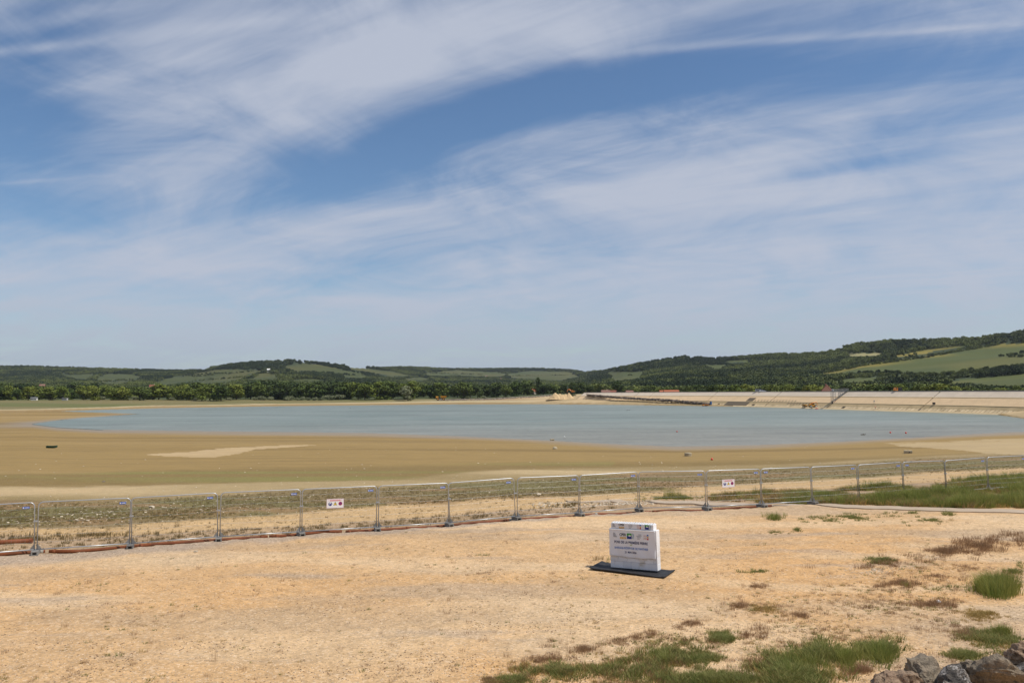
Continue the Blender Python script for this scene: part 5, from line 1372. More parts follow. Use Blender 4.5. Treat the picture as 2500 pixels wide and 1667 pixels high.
sow('pale_stones', [S1, S2, S3], pl_, 'pale stones strewn over the bank behind the fence', 'stones')
n = 30000; gx_, gy_ = gr_.uniform(-20, 2520, n), 1290 + 380 * gr_.random(n)
fy = np.interp(gx_, [0, 98, 540, 920, 1259, 1553, 1850, 2500], [1350, 1346, 1312, 1286, 1264, 1242, 1240, 1262]); q_ = gy_ > fy
sow('gravel', [S4], [(np.stack([gx_, gy_], -1)[q_], .005, .022), (ell(2130, 1393, 120, 14, 1500, 6), .012, .032), (ell(2250, 1362, 70, 8, 500, 4), .012, .03), (ell(150, 1362, 200, 12, 900, 3), .01, .03)], 'fine pale gravel on the sand', 'gravel')

n = 16000; gx_, gy_ = gr_.uniform(-20, 2520, n), 1290 + 380 * gr_.random(n) ** 0.85; q_ = gy_ > np.interp(gx_, [0, 98, 540, 920, 1259, 1553, 1850, 2500], [1356, 1350, 1318, 1292, 1270, 1248, 1246, 1268])
gc_ = at_z(gx_, gy_, np.full(n, 4.7)); q_ &= gr_.random(n) < 0.08 + 0.92 * sstep(fbm(gc_[:, 0], gc_[:, 1] * 1.5, 1.6, 4), 0.50, 0.66)
m_clod = mat('earth_clod', (0.20, 0.125, 0.07), 0.95, 0.3, 6, rnd=0.5)
S6 = stone(620, 1440, 0.04, 6, m_clod, 'small brown earth clod alone on the left sand')
sow('earth_clods', [S6], [(np.stack([gx_, gy_], -1)[q_], .006, .026)], 'brown crumbs and clods of earth strewn over the sand', 'earth')

# ------------------------------------------------------------------ stone banks on the far side
rp_ = []
for px in np.linspace(1432, 1735, 1100):
    t = (px - 1432) / 303.0; s_ = dam_s_of_px(px, 7) if False else None
    yb = np.interp(px, [1432, 1500, 1560, 1640, 1735], [962.5, 968, 971.5, 976, 984.5]); D0 = np.interp(px, [1432, 1500, 1600, 1735], [716, 676, 630, 578])
    D = D0 + random.uniform(-3, 3); p = at_y(px, yb, D); rp_.append((p[0], D, max(tz(p[0], D), p[2] - 0.8 + random.uniform(-0.6, 1.1))))
b0 = rp_[200]
R1 = link_mesh('riprap_rock', stone_mesh(21, m_dark)); R1.location = b0; R1.scale = (0.9, 0.9, 0.9); tag(R1, 'dark rock in the stone bank at the left end of the dam', 'rock')
scatter('riprap', [R1], rp_, gr_.uniform(0.35, 1.0, len(rp_)), gr_.uniform(0, 6.28, len(rp_)), label='bank of dark loose rocks along the left end of the dam', cat='rocks')
rb = []
for _ in range(700):
    px = random.uniform(1070, 1345); D = random.uniform(800, 822); x = (px - 1250) / 2018 * D; rb.append((x, D, tz(x, D) + random.uniform(0, 0.5)))
m_greyst = mat('grey_stone', (0.24, 0.20, 0.165), 0.9, 0.25, 2, rnd=0.4)
R2 = link_mesh('riprap_rock', stone_mesh(22, m_greyst)); R2.location = rb[0]; R2.scale = (0.8, 0.8, 0.8); tag(R2, 'grey rock in the low stone bank right of the yellow digger', 'rock')
scatter('stone_bank', [R2], rb[1:], gr_.uniform(0.4, 0.9, len(rb) - 1), gr_.uniform(0, 6.28, len(rb) - 1), label='low grey stone bank right of the yellow digger', cat='rocks')
# ------------------------------------------------------------------ machines, buildings and small things across the lake
m_yel_p = mat('machine_yellow', (0.66, 0.30, 0.025), 0.45, 0.12, 1.5, dirt=(0.30, 0.20, 0.11), dirt_amt=0.25)
m_org_p = mat('machine_orange', (0.72, 0.24, 0.02), 0.45, 0.10, 1.5, dirt=(0.33, 0.2, 0.1), dirt_amt=0.2)
m_dk = mat('dark_rubber', (0.022, 0.022, 0.023), 0.8, 0.2, 3)
m_glass = mat('cab_glass', (0.03, 0.04, 0.05), 0.12, 0.05, 2, spec=0.7)
m_greyp = mat('grey_paint', (0.30, 0.31, 0.32), 0.5, 0.1, 2)
m_whitep = mat('white_paint', (0.74, 0.74, 0.73), 0.45, 0.06, 2)
m_redp = mat('red_plastic', (0.62, 0.06, 0.035), 0.5, 0.08, 3)
m_bluep = mat('blue_plastic', (0.05, 0.13, 0.30), 0.5, 0.1, 3)
m_cblock = mat('old_concrete', (0.40, 0.335, 0.225), 0.9, 0.2, 2.5, dirt=(0.2, 0.16, 0.1), dirt_amt=0.35, bump=0.3)
m_wall_c = mat('cream_wall', (0.62, 0.55, 0.43), 0.85, 0.08, 0.6)
m_wall_w = mat('white_wall', (0.72, 0.71, 0.68), 0.85, 0.06, 0.6)
m_roof_r = mat('red_tiles', (0.20, 0.072, 0.045), 0.85, 0.2, 1.5)
m_roof_o = mat('orange_tiles', (0.33, 0.105, 0.048), 0.85, 0.15, 1.5)
m_roof_p = mat('pink_tiles', (0.20, 0.105, 0.080), 0.85, 0.2, 1.5)
m_sandheap = mat('heap_sand', (0.52, 0.37, 0.20), 0.95, 0.25, 0.5, bump=0.5)
m_steel = mat('lattice_steel', (0.24, 0.245, 0.25), 0.5, 0.1, 2, metal=0.3)

def ground_spot(px, D): x = (px - 1250) / 2018.0 * D; return Vector((x, D, tz(x, D)))
def excavator(loc, rz, label, paint, k=1.0, pose=0.0):
    t = empty('excavator', loc, rz, label, 'excavator'); t.scale = (k, k, k)
    for sy in (-1, 1):
        MB().prism([(-1.6, 0.1), (1.6, 0.1), (1.9, 0.45), (1.6, 0.85), (-1.6, 0.85), (-1.9, 0.45)], sy * 1.05 - 0.25, sy * 1.05 + 0.25).build('track', m_dk, t)
    MB().box((0, 0, 0.75), (1.9, 1.7, 0.35)).build('undercarriage', m_dk, t)
    MB().prism([(-1.9, 1.0), (1.2, 1.0), (1.2, 1.55), (-0.2, 1.95), (-1.9, 1.95)], -1.15, 1.15).build('body', paint, t)
    MB().box((-1.95, 0, 1.35), (0.5, 2.2, 0.9), bev=0.12).build('counterweight', m_dk, t)
    cab = MB().prism([(0.0, 1.5), (1.35, 1.3), (1.45, 2.2), (1.1, 2.95), (0.0, 2.95)], 0.25, 1.15).build('cab', paint, t)
    MB().prism([(0.12, 2.0), (1.40, 2.0), (1.32, 2.3), (1.06, 2.82), (0.12, 2.82)], 0.22, 1.18).build('window', m_glass, cab)
    bm_ = [(1.0, -0.2, 1.6), (2.3, -0.2, 3.3 + pose), (3.4, -0.2, 3.9 + pose), (4.9, -0.2, 3.1 + pose)]
    MB().tube(bm_, [0.24, 0.3, 0.27, 0.18], 4).build('boom', paint, t)
    MB().tube([(4.9, -0.2, 3.2 + pose), (5.1, -0.2, 0.9 + pose * .6)], [0.2, 0.14], 4).build('arm', paint, t)
    MB().prism([(4.5, 0.8 + pose * .6), (5.2, 0.9 + pose * .6), (5.15, 0.35 + pose * .6), (4.6, 0.05 + pose * .6), (4.25, 0.35 + pose * .6)], -0.65, 0.25).build('bucket', m_dk, t)
    MB().tube([(1.4, -0.2, 1.5), (2.6, -0.2, 3.1 + pose)], 0.09, 6).build('hydraulic_ram', m_greyp, t)
    return t
def dumper(loc, rz, label, paint, k=1.0, skip=None, cab=True, raised=0.0):
    t = empty('site_dumper', loc, rz, label, 'dumper'); t.scale = (k, k, k)
    MB().box((-0.1, 0, 0.85), (3.6, 0.9, 0.4), bev=0.06).build('chassis', m_dk, t)
    for sx in (-1.15, 1.25):
        for sy in (-0.85, 0.85):
            w = MB().wheel((sx, sy, 0.6), 0.6, 0.42).build('wheel', m_dk, t); MB().wheel((sx, sy, 0.6), 0.3, 0.46, 12).build('hub', paint, w)
    z = raised
    MB().add([(0.2, -0.8, 1.05 + z), (2.0, -0.8, 1.05 + z), (2.0, 0.8, 1.05 + z), (0.2, 0.8, 1.05 + z), (-0.1, -1.1, 1.95 + z), (2.7, -1.1, 1.85 + z), (2.7, 1.1, 1.85 + z), (-0.1, 1.1, 1.95 + z),
              (0.0, -1.0, 1.95 + z), (2.55, -1.0, 1.85 + z), (2.55, 1.0, 1.85 + z), (0.0, 1.0, 1.95 + z), (0.3, -0.7, 1.2 + z), (1.9, -0.7, 1.2 + z), (1.9, 0.7, 1.2 + z), (0.3, 0.7, 1.2 + z)],
             [(3, 2, 1, 0), (0, 1, 5, 4), (1, 2, 6, 5), (2, 3, 7, 6), (3, 0, 4, 7), (4, 5, 9, 8), (5, 6, 10, 9), (6, 7, 11, 10), (7, 4, 8, 11), (8, 9, 13, 12), (9, 10, 14, 13), (10, 11, 15, 14), (11, 8, 12, 15), (12, 13, 14, 15)]).build('skip', skip or paint, t)
    MB().box((-1.5, 0, 1.35), (1.1, 1.5, 0.7), bev=0.1).build('engine_cover', paint, t)
    if cab:
        c_ = MB().box((-0.7, 0, 1.95), (0.9, 1.2, 1.5), bev=0.08).build('cab', m_dk, t); MB().box((-0.7, 0, 2.15), (0.94, 1.1, 0.7)).build('window', m_glass, c_)
    return t
def telehandler(loc, rz, label, k=1.0):
    t = empty('telehandler', loc, rz, label, 'loader'); t.scale = (k, k, k)
    MB().prism([(-2.1, 0.7), (1.8, 0.7), (1.9, 1.3), (-0.4, 1.55), (-2.2, 1.6)], -0.75, 0.75).build('body', m_yel_p, t)
    for sx in (-1.4, 1.35):
        for sy in (-0.95, 0.95):
            w = MB().wheel((sx, sy, 0.65), 0.65, 0.42).build('wheel', m_dk, t); MB().wheel((sx, sy, 0.65), 0.34, 0.46, 12).build('hub', m_whitep, w)
    c_ = MB().prism([(-0.7, 1.4), (0.6, 1.3), (0.7, 1.9), (0.4, 2.65), (-0.6, 2.65)], -0.45, 0.75).build('cab', m_dk, t)
    MB().prism([(-0.6, 1.75), (0.62, 1.75), (0.62, 1.95), (0.36, 2.55), (-0.52, 2.55)], -0.47, 0.77).build('window', m_glass, c_)
    MB().tube([(-1.9, -0.55, 1.7), (0.8, -0.55, 2.6), (1.9, -0.55, 2.75)], [0.2, 0.17, 0.15], 4).build('boom', m_org_p, t)
    MB().tube([(1.9, -0.55, 2.75), (2.6, -0.5, 1.2)], [0.16, 0.12], 4).build('arm', m_org_p, t)
    MB().prism([(2.2, 0.25), (2.95, 0.2), (3.0, 0.35), (2.5, 0.5), (2.4, 1.2), (2.2, 1.2)], -1.0, 0.2).build('bucket', m_whitep, t)
    return t
def van(loc, rz, label, paint, kind):
    t = empty('parked_' + kind, loc, rz, label, kind)
    if kind == 'van': prof = [(-2.4, .35), (2.3, .35), (2.45, .9), (1.9, 1.15), (1.2, 1.95), (-2.3, 2.0), (-2.45, 1.0)]; win = [(0.35, 1.2), (1.7, 1.2), (1.12, 1.82), (0.35, 1.82)]; win2 = [(-2.0, 1.25), (0.2, 1.25), (0.2, 1.8), (-2.0, 1.8)]
    else: prof = [(-2.1, .3), (2.05, .3), (2.15, .75), (1.15, .92), (0.5, 1.45), (-1.2, 1.47), (-2.0, .95), (-2.15, .75)]; win = [(-0.05, .95), (1.02, .95), (0.45, 1.38), (-0.05, 1.38)]; win2 = [(-1.75, .95), (-.15, .95), (-.15, 1.38), (-1.15, 1.38)]
    MB().prism(prof, -0.88, 0.88).build('body', paint, t)
    for wq in (win, win2): MB().prism(wq, -0.89, 0.89).build('window', m_glass, t)
    for sx in (-1.35, 1.35):
        for sy in (-0.8, 0.8):
            w = MB().wheel((sx, sy, 0.33), 0.33, 0.2, 14).build('wheel', m_dk, t); MB().wheel((sx, sy, .33), .19, .22, 10).build('hub', m_greyp, w)
    for sy in (-0.6, 0.6): MB().box((2.12 if kind != 'van' else 2.38, sy, 0.72), (0.1, 0.3, 0.16)).build('headlight', m_whitep, t)
    return t
def house(loc, rz, w, d, h, rh, wallm, roofm, label, chim=True, cat='house', name='house', nwin=3, flat=False):
    t = empty(name, loc, rz, label, cat)
    MB().prism([(-w / 2, -1.5), (w / 2, -1.5), (w / 2, h), (-w / 2, h)], -d / 2, d / 2).build('wall', wallm, t)
    MB().add([(-w / 2, -d / 2 + .01, h), (-w / 2, d / 2 - .01, h), (-w / 2 , 0, h + rh * .96), (w / 2, -d / 2 + .01, h), (w / 2, d / 2 - .01, h), (w / 2, 0, h + rh * .96)], [(0, 2, 1), (3, 4, 5), (0, 3, 5, 2), (1, 2, 5, 4)]).build('gable', wallm, t)
    o = 0.4
    rf = MB().add([(-w / 2 - o, -d / 2 - o, h - .15), (w / 2 + o, -d / 2 - o, h - .15), (w / 2 + o, 0, h + rh), (-w / 2 - o, 0, h + rh), (-w / 2 - o, d / 2 + o, h - .15), (w / 2 + o, d / 2 + o, h - .15),
              (-w / 2 - o, -d / 2 - o, h + .05), (w / 2 + o, -d / 2 - o, h + .05), (w / 2 + o, 0, h + rh + .2), (-w / 2 - o, 0, h + rh + .2), (-w / 2 - o, d / 2 + o, h + .05), (w / 2 + o, d / 2 + o, h + .05)],
             [(6, 7, 8, 9), (9, 8, 11, 10), (3, 2, 1, 0), (4, 5, 2, 3), (0, 1, 7, 6), (5, 4, 10, 11), (1, 2, 8, 7), (2, 5, 11, 8), (3, 0, 6, 9), (4, 3, 9, 10)]).build('roof', roofm, t)
    if chim: MB().box((w * 0.25, d * 0.1, h + rh + 0.2), (0.7, 0.7, 1.4)).build('chimney', wallm, rf)
    for k in range(nwin):
        x = -w / 2 + w * (k + 0.5) / nwin
        f = MB().box((x, -d / 2 - .03, h * 0.55), (min(1.2, w / nwin * .5), .1, min(1.4, h * .45))).build('window', m_glass, t)
        MB().box((x, -d / 2 - .08, h * 0.55 - min(1.4, h * .45) / 2 - .05), (min(1.4, w / nwin * .6), .2, .1)).build('sill', m_wall_w, f)
    return t
def by_top(px, toppy, D, h):
    x = (px - 1250) / 2018.0 * D; return Vector((x, D, EYE + (yhor(px) - toppy) * D / 2018.0 - h))
# far left shore
house(by_top(373, 939.5, 905, 9.6), 0.3, 6, 6, 7.2, 2.4, m_wall_c, m_roof_r, 'cream house with a red tiled roof rising above the trees on the left')
house(ground_spot(85, 783) , 0.1, 5.2, 2.6, 2.4, 0.25, m_wall_w, m_greyp, 'long white cabin under the trees at the far left shore', False, 'cabin', 'cabin', 4)
house(ground_spot(160, 783), -0.2, 4.4, 2.6, 2.3, 0.3, m_wall_w, m_greyp, 'second white cabin with a grey roof right of the long white one', False, 'cabin', 'cabin', 2)
house(by_top(104, 938, 935, 6), 0.4, 5, 5, 4, 2.0, mat('ochre_wall', (0.55, 0.38, 0.16), 0.85, 0.08, 0.6), m_roof_p, 'small ochre house half hidden behind the left trees', False)
sp_ = Vector(slope_point(655, 909)); house(sp_, 0.5, 9, 7, 8, 3, m_wall_w, m_wall_w, 'tiny white farmhouse on the slope left of the domed hill', True)
for (px, py, wd_, lb) in ((1187, 922, 8, 'left'), (1196, 926, 6, 'middle'), (1221, 928, 7, 'right')):
    house(Vector(slope_point(px, py)), random.random(), wd_, 6, 6, 2.5, m_wall_w, m_roof_p, 'tiny white village house on the central slope, %s of three' % lb, False)
house(by_top(1300, 949.5, 905, 7.2), 0.9, 6, 6, 4.6, 2.6, m_wall_c, m_roof_o, 'small house with an orange gable left of the sand heap', True)
# behind the dam
house(by_top(1476, 952.5, 790, 7), 0.15, 8, 7, 4.4, 2.6, m_wall_c, m_roof_p, 'pale house with a faded red roof near the left end of the dam', True)
house(by_top(1496, 953, 800, 7), -0.1, 6, 7, 4.4, 2.6, m_wall_c, m_roof_r, 'red roofed house just right of the pale one near the dam end', True)
house(by_top(1535, 953.5, 760, 7), 0.4, 7, 6, 4.4, 2.6, m_wall_c, m_roof_p, 'small pinkish house right of the large dark tree by the dam', False)
house(by_top(1619, 953, 705, 7), 0.05, 7, 8, 4.4, 2.6, m_wall_c, m_roof_o, 'short orange roof showing over the dam crest', False)
house(by_top(1637, 952.2, 700, 7), 0.05, 12, 8, 4.4, 2.6, m_wall_c, m_roof_o, 'long bright orange roof showing over the dam crest', False)
house(by_top(2016, 940, 560, 10), 1.15, 7, 6, 6.5, 3.5, mat('pink_wall', (0.48, 0.27, 0.21), 0.85, 0.08, 0.6), m_roof_r, 'tall pink house with a chimney behind the metal gantry', True)
# yellow truck on the far bank
dumper(ground_spot(1075, 806), 0.1, 'yellow dumper parked in front of the far trees', m_yel_p, 2.3, cab=False)
excavator(Vector((0, 0, 0)) + ground_spot(1397, 742) + Vector((0, 0, 4.2)), 2.9, 'orange excavator working on top of the sand heap', m_org_p, 1.0, -0.4)
# spoil heap
hp = ground_spot(1371, 738)
vs, fs = [], []; nu, nv_ = 56, 30
for j in range(nv_ + 1):
    for i in range(nu + 1):
        x, y = -14 + 28 * i / nu, -8 + 16 * j / nv_
        h = max(0, 5.0 * (1 - math.hypot((x + 6.0) / 7.0, y / 6.5))) ** 1.0
        h = max(h, 3.6 * max(0, 1 - math.hypot(max(0, abs(x - 2) - 5) / 4.5, y / 6.5)), 5.0 * max(0, 1 - math.hypot((x - 6) / 5.0, y / 6)))
        h += (fbm(np.array([x + 50.0]), np.array([y + 20.0]), 1.6, 3)[0] - 0.5) * (1.3 if h > 0.05 else 0.0)
        vs.append((x, y, h - 0.25))
for j in range(nv_):
    for i in range(nu): fs.append((j * (nu + 1) + i, j * (nu + 1) + i + 1, (j + 1) * (nu + 1) + i + 1, (j + 1) * (nu + 1) + i))
heap = MB().add(vs, fs).build('spoil_heap', m_sandheap); heap.location = hp; heap.scale = (1.0, 1.0, 1.25); tag(heap, 'pale heap of dug sand and rubble at the left end of the dam', 'sand heap')
mast = empty('mast', ground_spot(1385, 790), 0, 'thin grey mast standing beside the dark conifer', 'mast')
MB().tube([(0, 0, 0), (0, 0, 9.5)], [0.12, 0.07], 8).build('pole', m_greyp, mast); MB().box((0, 0, 9.4), (0.9, 0.1, 0.1)).build('cross_arm', m_greyp, mast)
# works at the foot of the dam
dumper(ground_spot(1719, 574) + Vector((0, 0, .1)), 0.2, 'orange dumper standing at the end of the dark stone bank', m_org_p, 1.0, cab=False)
bin_ = empty('water_drum', ground_spot(1733, 575), 0, 'blue drum beside the orange dumper', 'drum'); MB().lathe([(.7, 0), (.75, .1), (.75, 2.0), (.65, 2.2)], 14).build('barrel', m_bluep, bin_); MB().lathe([(.25, 2.2), (.25, 2.35)], 10).build('cap', m_dk, bin_)
def dam_stand(px, z): s = dam_s_of_px(px, z); return s, dam_pt(s, z, 0.3)
_, q = dam_stand(1966, 0.5); dumper(q, 1.75, 'small yellow dumper seen end on at the foot of the dam', m_yel_p, 0.8, cab=False)
_, q = dam_stand(1985, 0.5); telehandler(q, 0.05, 'yellow loader with a black cab and white bucket at the foot of the dam', 1.05)
_, q = dam_stand(2004, 0.0); fl = empty('safety_float', Vector((q.x - 2.2, q.y, 0.02)), 0.3, 'red safety float lying at the water edge right of the loader', 'float')
MB().tube([(-1.0, 0, .2), (1.0, 0, .2)], [.2, .2], 8).build('body', m_redp, fl); MB().box((0, 0, .42), (.5, .3, .2)).build('handle', m_redp, fl)
s_c = dam_s_of_px(2186, 9.6); q = dam_pt(s_c, 9.4, 0); nn = dam_pt(s_c, 9.4) - dam_pt(s_c, 0); nn.z = 0; nn.normalize()
q = q + nn * 1.6; q.z = 9.46
cd = empty('crest_truck', q, 0.12, 'orange truck with a black box body parked on the dam crest', 'truck')
MB().box((0.9, 0, 1.35), (2.2, 1.7, 1.5), bev=0.06).build('box_body', m_dk, cd); cb = MB().prism([(-1.9, .5), (-0.3, .5), (-0.3, 2.1), (-1.3, 2.1), (-1.9, 1.2)], -0.85, 0.85).build('cab', m_org_p, cd)
MB().prism([(-1.72, 1.25), (-.55, 1.25), (-.55, 1.95), (-1.28, 1.95)], -.87, .87).build('window', m_glass, cb); MB().box((0, 0, .52), (3.9, 1.2, .2)).build('chassis', m_dk, cd)
for sx in (-1.25, 1.3):
    for sy in (-.75, .75): w = MB().wheel((sx, sy, .42), .42, .28, 14).build('wheel', m_dk, cd); MB().wheel((sx, sy, .42), .2, .3, 10).build('hub', m_greyp, w)
for px, lab, pm, kd in ((1849, 'grey van parked on the dam crest behind the white car', m_greyp, 'van'), (1858, 'white car parked on the dam crest', m_whitep, 'car')):
    s_c = dam_s_of_px(px, 9.6); q = dam_pt(s_c, 9.4); nn = q - dam_pt(s_c, 0); nn.z = 0; nn.normalize(); q = q + nn * 1.7; q.z = 9.47
    van(q, -0.15, lab, pm, kd)
s_c = dam_s_of_px(2280, 3.3); q = dam_pt(s_c, 3.4, 0.2); bb = empty('tool_box', q, 0.4, 'small black box lying on the middle of the dam slope', 'box')
MB().box((0, 0, .45), (1.1, .8, .8), bev=.05).build('body', m_dk, bb); MB().box((0, 0, .9), (1.14, .84, .1)).build('lid', m_dk, bb)
s_c = dam_s_of_px(2135, 3.5); q = dam_pt(s_c, 3.4, 0.1); gp_ = empty('gauge_post', q, 0, 'short grey gauge post on the dam slope above the worker', 'post'); MB().tube([(0, 0, -0.3), (0, 0, 1.4)], .12, 8).build('pole', m_greyp, gp_); MB().box((0, -.1, 1.3), (.6, .1, .6)).build('plate', m_greyp, gp_)
# bare earth where slabs have been taken off
for (p0, p1, z0, z1) in ((1752, 1806, 0.4, 3.1), (1806, 1822, 3.5, 5.6)):
    sA, sB = sorted((dam_s_of_px(p0 + 20, (z0 + z1) / 2), dam_s_of_px(p1 + 20, (z0 + z1) / 2)))
    face_strip(sA, sB, z0, z1, 0.17, 0.3).build('bare_earth_patch', mat('bare_earth', (0.13, 0.10, 0.065), 0.95, 0.3, 0.6), dam)
# stains where old slabs were lifted: short dark gaps in rows
m_gapd = m_core
for (z_, a_px, b_px, n_) in ((3.9, 1830, 1950, 16), (2.4, 1925, 1990, 9)):
    for k in range(n_):
        px = a_px + (b_px - a_px) * k / n_; s0 = dam_s_of_px(px, z_); face_strip(s0, s0 + 0.7, z_ - 0.5, z_ + 0.45, 0.08, 0.15).build('open_joint', m_gapd, dam)
# metal gantry
s_g = dam_s_of_px(2033, 3.4); base = dam_pt(s_g, 3.45, 0.1)
upn = dam_pt(s_g, 9.4) - dam_pt(s_g, 0); upn.z = 0; upn.normalize()
gan = empty('intake_gantry', base, math.atan2(upn.y, upn.x), 'grey lattice gantry with a footbridge from the dam crest', 'gantry')
topz = 9.75 - base.z
def lattice(x0, z0, w, zt, name):
    mb = MB(); n = max(2, int((zt - z0) / 1.2))
    for sx in (-1, 1):
        for sy in (-1, 1): mb.tube([(x0 + sx * w / 2, sy * w / 2, z0), (x0 + sx * w / 2, sy * w / 2, zt)], .09, 4)
    for k in range(n):
        a, b = z0 + (zt - z0) * k / n, z0 + (zt - z0) * (k + 1) / n
        for sy in (-1, 1):
            mb.tube([(x0 - w / 2, sy * w / 2, a), (x0 + w / 2, sy * w / 2, b)], .05, 4); mb.tube([(x0 - w / 2, sy * w / 2, b), (x0 + w / 2, sy * w / 2, b)], .05, 4)
            mb.tube([(x0 + sy * w / 2, -w / 2, a), (x0 + sy * w / 2, w / 2, b)], .05, 4)
    return mb.build(name, m_steel, gan)
lattice(0.4, -0.4, 1.7, topz, 'tower'); lattice(4.9, 2.5, 1.5, topz, 'tower')
MB().box((4.6, 0, topz + .08), (10.2, 1.9, .18)).build('deck', m_steel, gan)
rl = MB()
for sy in (-.9, .9):
    for zz in (.5, 1.1): rl.tube([(-0.4, sy, topz + zz), (9.6, sy, topz + zz)], .045, 4)
    for k in range(9): rl.tube([(-0.4 + k * 1.25, sy, topz), (-0.4 + k * 1.25, sy, topz + 1.1)], .045, 4)
rl.build('railing', m_steel, gan)
cg = MB()
for k in range(8):
    for sy in (-.9, .9): cg.tube([(6.2 + k * .5, sy, topz + .1), (6.2 + k * .5, sy, topz + 1.9)], .04, 4)
cg.box((7.95, 0, topz + 1.9), (3.6, 1.9, .06)); cg.build('cage', m_steel, gan)
MB().lathe([(.5, 0), (.5, .9), (.2, 1.1)], 12, (0.3, 0, topz + .15)).build('winch', m_greyp, gan)
MB().box((-0.6, -0.5, -0.1), (.5, .5, 1.4)).build('control_box', m_dk, gan); MB().box((1.1, -0.6, 0.3), (.4, .5, 1.3)).build('red_cabinet', m_redp, gan)
# worker in an orange jacket
def worker(loc, rz, label):
    t = empty('person', loc, rz, label, 'person')
    J = {'pelvis': (0, 0, .95), 'chest': (0, 0.02, 1.3), 'neck': (0, .02, 1.5), 'head': (0, -.02, 1.68), 'ls': (-.19, 0, 1.42), 'le': (-.27, -.02, 1.14), 'lw': (-.24, -.14, .92), 'rs': (.19, 0, 1.42), 're': (.28, 0, 1.15), 'rw': (.25, -.14, .95),
         'lh': (-.1, 0, .9), 'lk': (-.12, -.03, .5), 'la': (-.13, .02, .08), 'lt': (-.14, -.15, .04), 'rh': (.1, 0, .9), 'rk': (.12, -.02, .5), 'ra': (.14, .03, .08), 'rt': (.15, -.14, .04)}
    Ed = [('pelvis', 'chest'), ('chest', 'neck'), ('neck', 'head'), ('chest', 'ls'), ('ls', 'le'), ('le', 'lw'), ('chest', 'rs'), ('rs', 're'), ('re', 'rw'), ('pelvis', 'lh'), ('lh', 'lk'), ('lk', 'la'), ('la', 'lt'), ('pelvis', 'rh'), ('rh', 'rk'), ('rk', 'ra'), ('ra', 'rt')]
    Rr = dict(pelvis=.15, chest=.16, neck=.06, head=.11, ls=.075, le=.05, lw=.04, rs=.075, re=.05, rw=.04, lh=.1, lk=.07, la=.05, lt=.045, rh=.1, rk=.07, ra=.05, rt=.045)
    def skin(name, keys, grow, mtl, root):
        ks = list(keys); me = bpy.data.meshes.new(name); me.from_pydata([J[k] for k in ks], [(ks.index(a), ks.index(b)) for a, b in Ed if a in ks and b in ks], []); o = link_mesh(name, me, t)
        sk = o.modifiers.new('skin', 'SKIN'); 
        for k, sv in zip(ks, me.skin_vertices[0].data): sv.radius = (Rr[k] * grow, Rr[k] * grow); sv.use_root = (k == root)
        ss = o.modifiers.new('smooth', 'SUBSURF'); ss.levels = 1; ss.render_levels = 1; me.materials.append(mtl); return o
    m, nt, b = new_mat('worker_body'); g_ = nt.nodes.new('ShaderNodeTexCoord'); zz = e_sep(g_.outputs['Object'])[2]
    nt.links.new(e_mix(e_smooth(zz, 0.98, 1.0), (0.10, 0.11, 0.13), (0.42, 0.26, 0.19)).s, b.inputs['Base Color'])
    skin('body', J.keys(), 1.0, m, 'pelvis')
    skin('orange_jacket', ['pelvis', 'chest', 'ls', 'le', 'rs', 're'], 1.25, mat('hi_vis_orange', (0.85, 0.17, 0.03), 0.7, 0.05, 3), 'pelvis')
    MB().lathe([(.15, 1.74), (.15, 1.77), (.125, 1.78), (.11, 1.86), (.05, 1.90)], 14, (0, -.02, 0)).build('helmet', m_whitep, t)
    return t
s_w = dam_s_of_px(2137, 0.6); q = dam_pt(s_w, 0.62, 0.1); worker(q, 0.6, 'worker in an orange jacket standing on the foot of the dam slope')

# ------------------------------------------------------------------ boat, mooring blocks, buoys, ducks
pb = on_ground(127, 1093.5, 1.5)
boat = empty('rowing_boat', pb + Vector((0, 0, -0.03)), 0.15, 'small dark green rowing boat stranded on the mud at the left', 'boat')
boat.scale = (0.78, 0.78, 0.78); m_boat = mat('boat_green', (0.012, 0.055, 0.032), 0.5, 0.2, 3); m_boat_in = mat('boat_inside', (0.03, 0.065, 0.045), 0.7, 0.2, 3)
def hull(off, zo, k):
    vs, fs = [], []; st = np.linspace(-1, 1, 11)
    for s in st:
        w = 0.52 * k * (1 - max(0, s) ** 2.4 * 0.95) * (0.86 if s < -0.6 else 1); kz = 0.05 + 0.16 * max(0, s) ** 3 + zo; top = 0.50 + 0.13 * s * s * (1 if s > 0 else .5)
        for (a, z) in ((-1, top), (-.82, top * .5 + kz * .4), (-.45, kz), (.45, kz), (.82, top * .5 + kz * .4), (1, top)): vs.append((s * 1.12 * k, a * w, z))
    for i in range(10):
        for q_ in range(5): fs.append((i * 6 + q_, i * 6 + q_ + 1, i * 6 + 7 + q_, i * 6 + 6 + q_))
    fs.append((5, 4, 3, 2, 1, 0)); return vs, fs
MB().add(*hull(0, 0, 1.0)).build('hull', m_boat, boat); v2, f2 = hull(0, 0.03, 0.955); MB().add(v2, [tuple(reversed(f)) for f in f2]).build('inside', m_boat_in, boat)
for sx in (-.55, .15): MB().box((sx, 0, .40), (.2, .9, .03)).build('bench', m_boat_in, boat)
gwl = MB()
for sg in (0, 5): gwl.tube([hull(0, 0, 1.0)[0][i * 6 + sg] for i in range(11)], .025, 5)
gwl.build('gunwale', m_boat, boat)
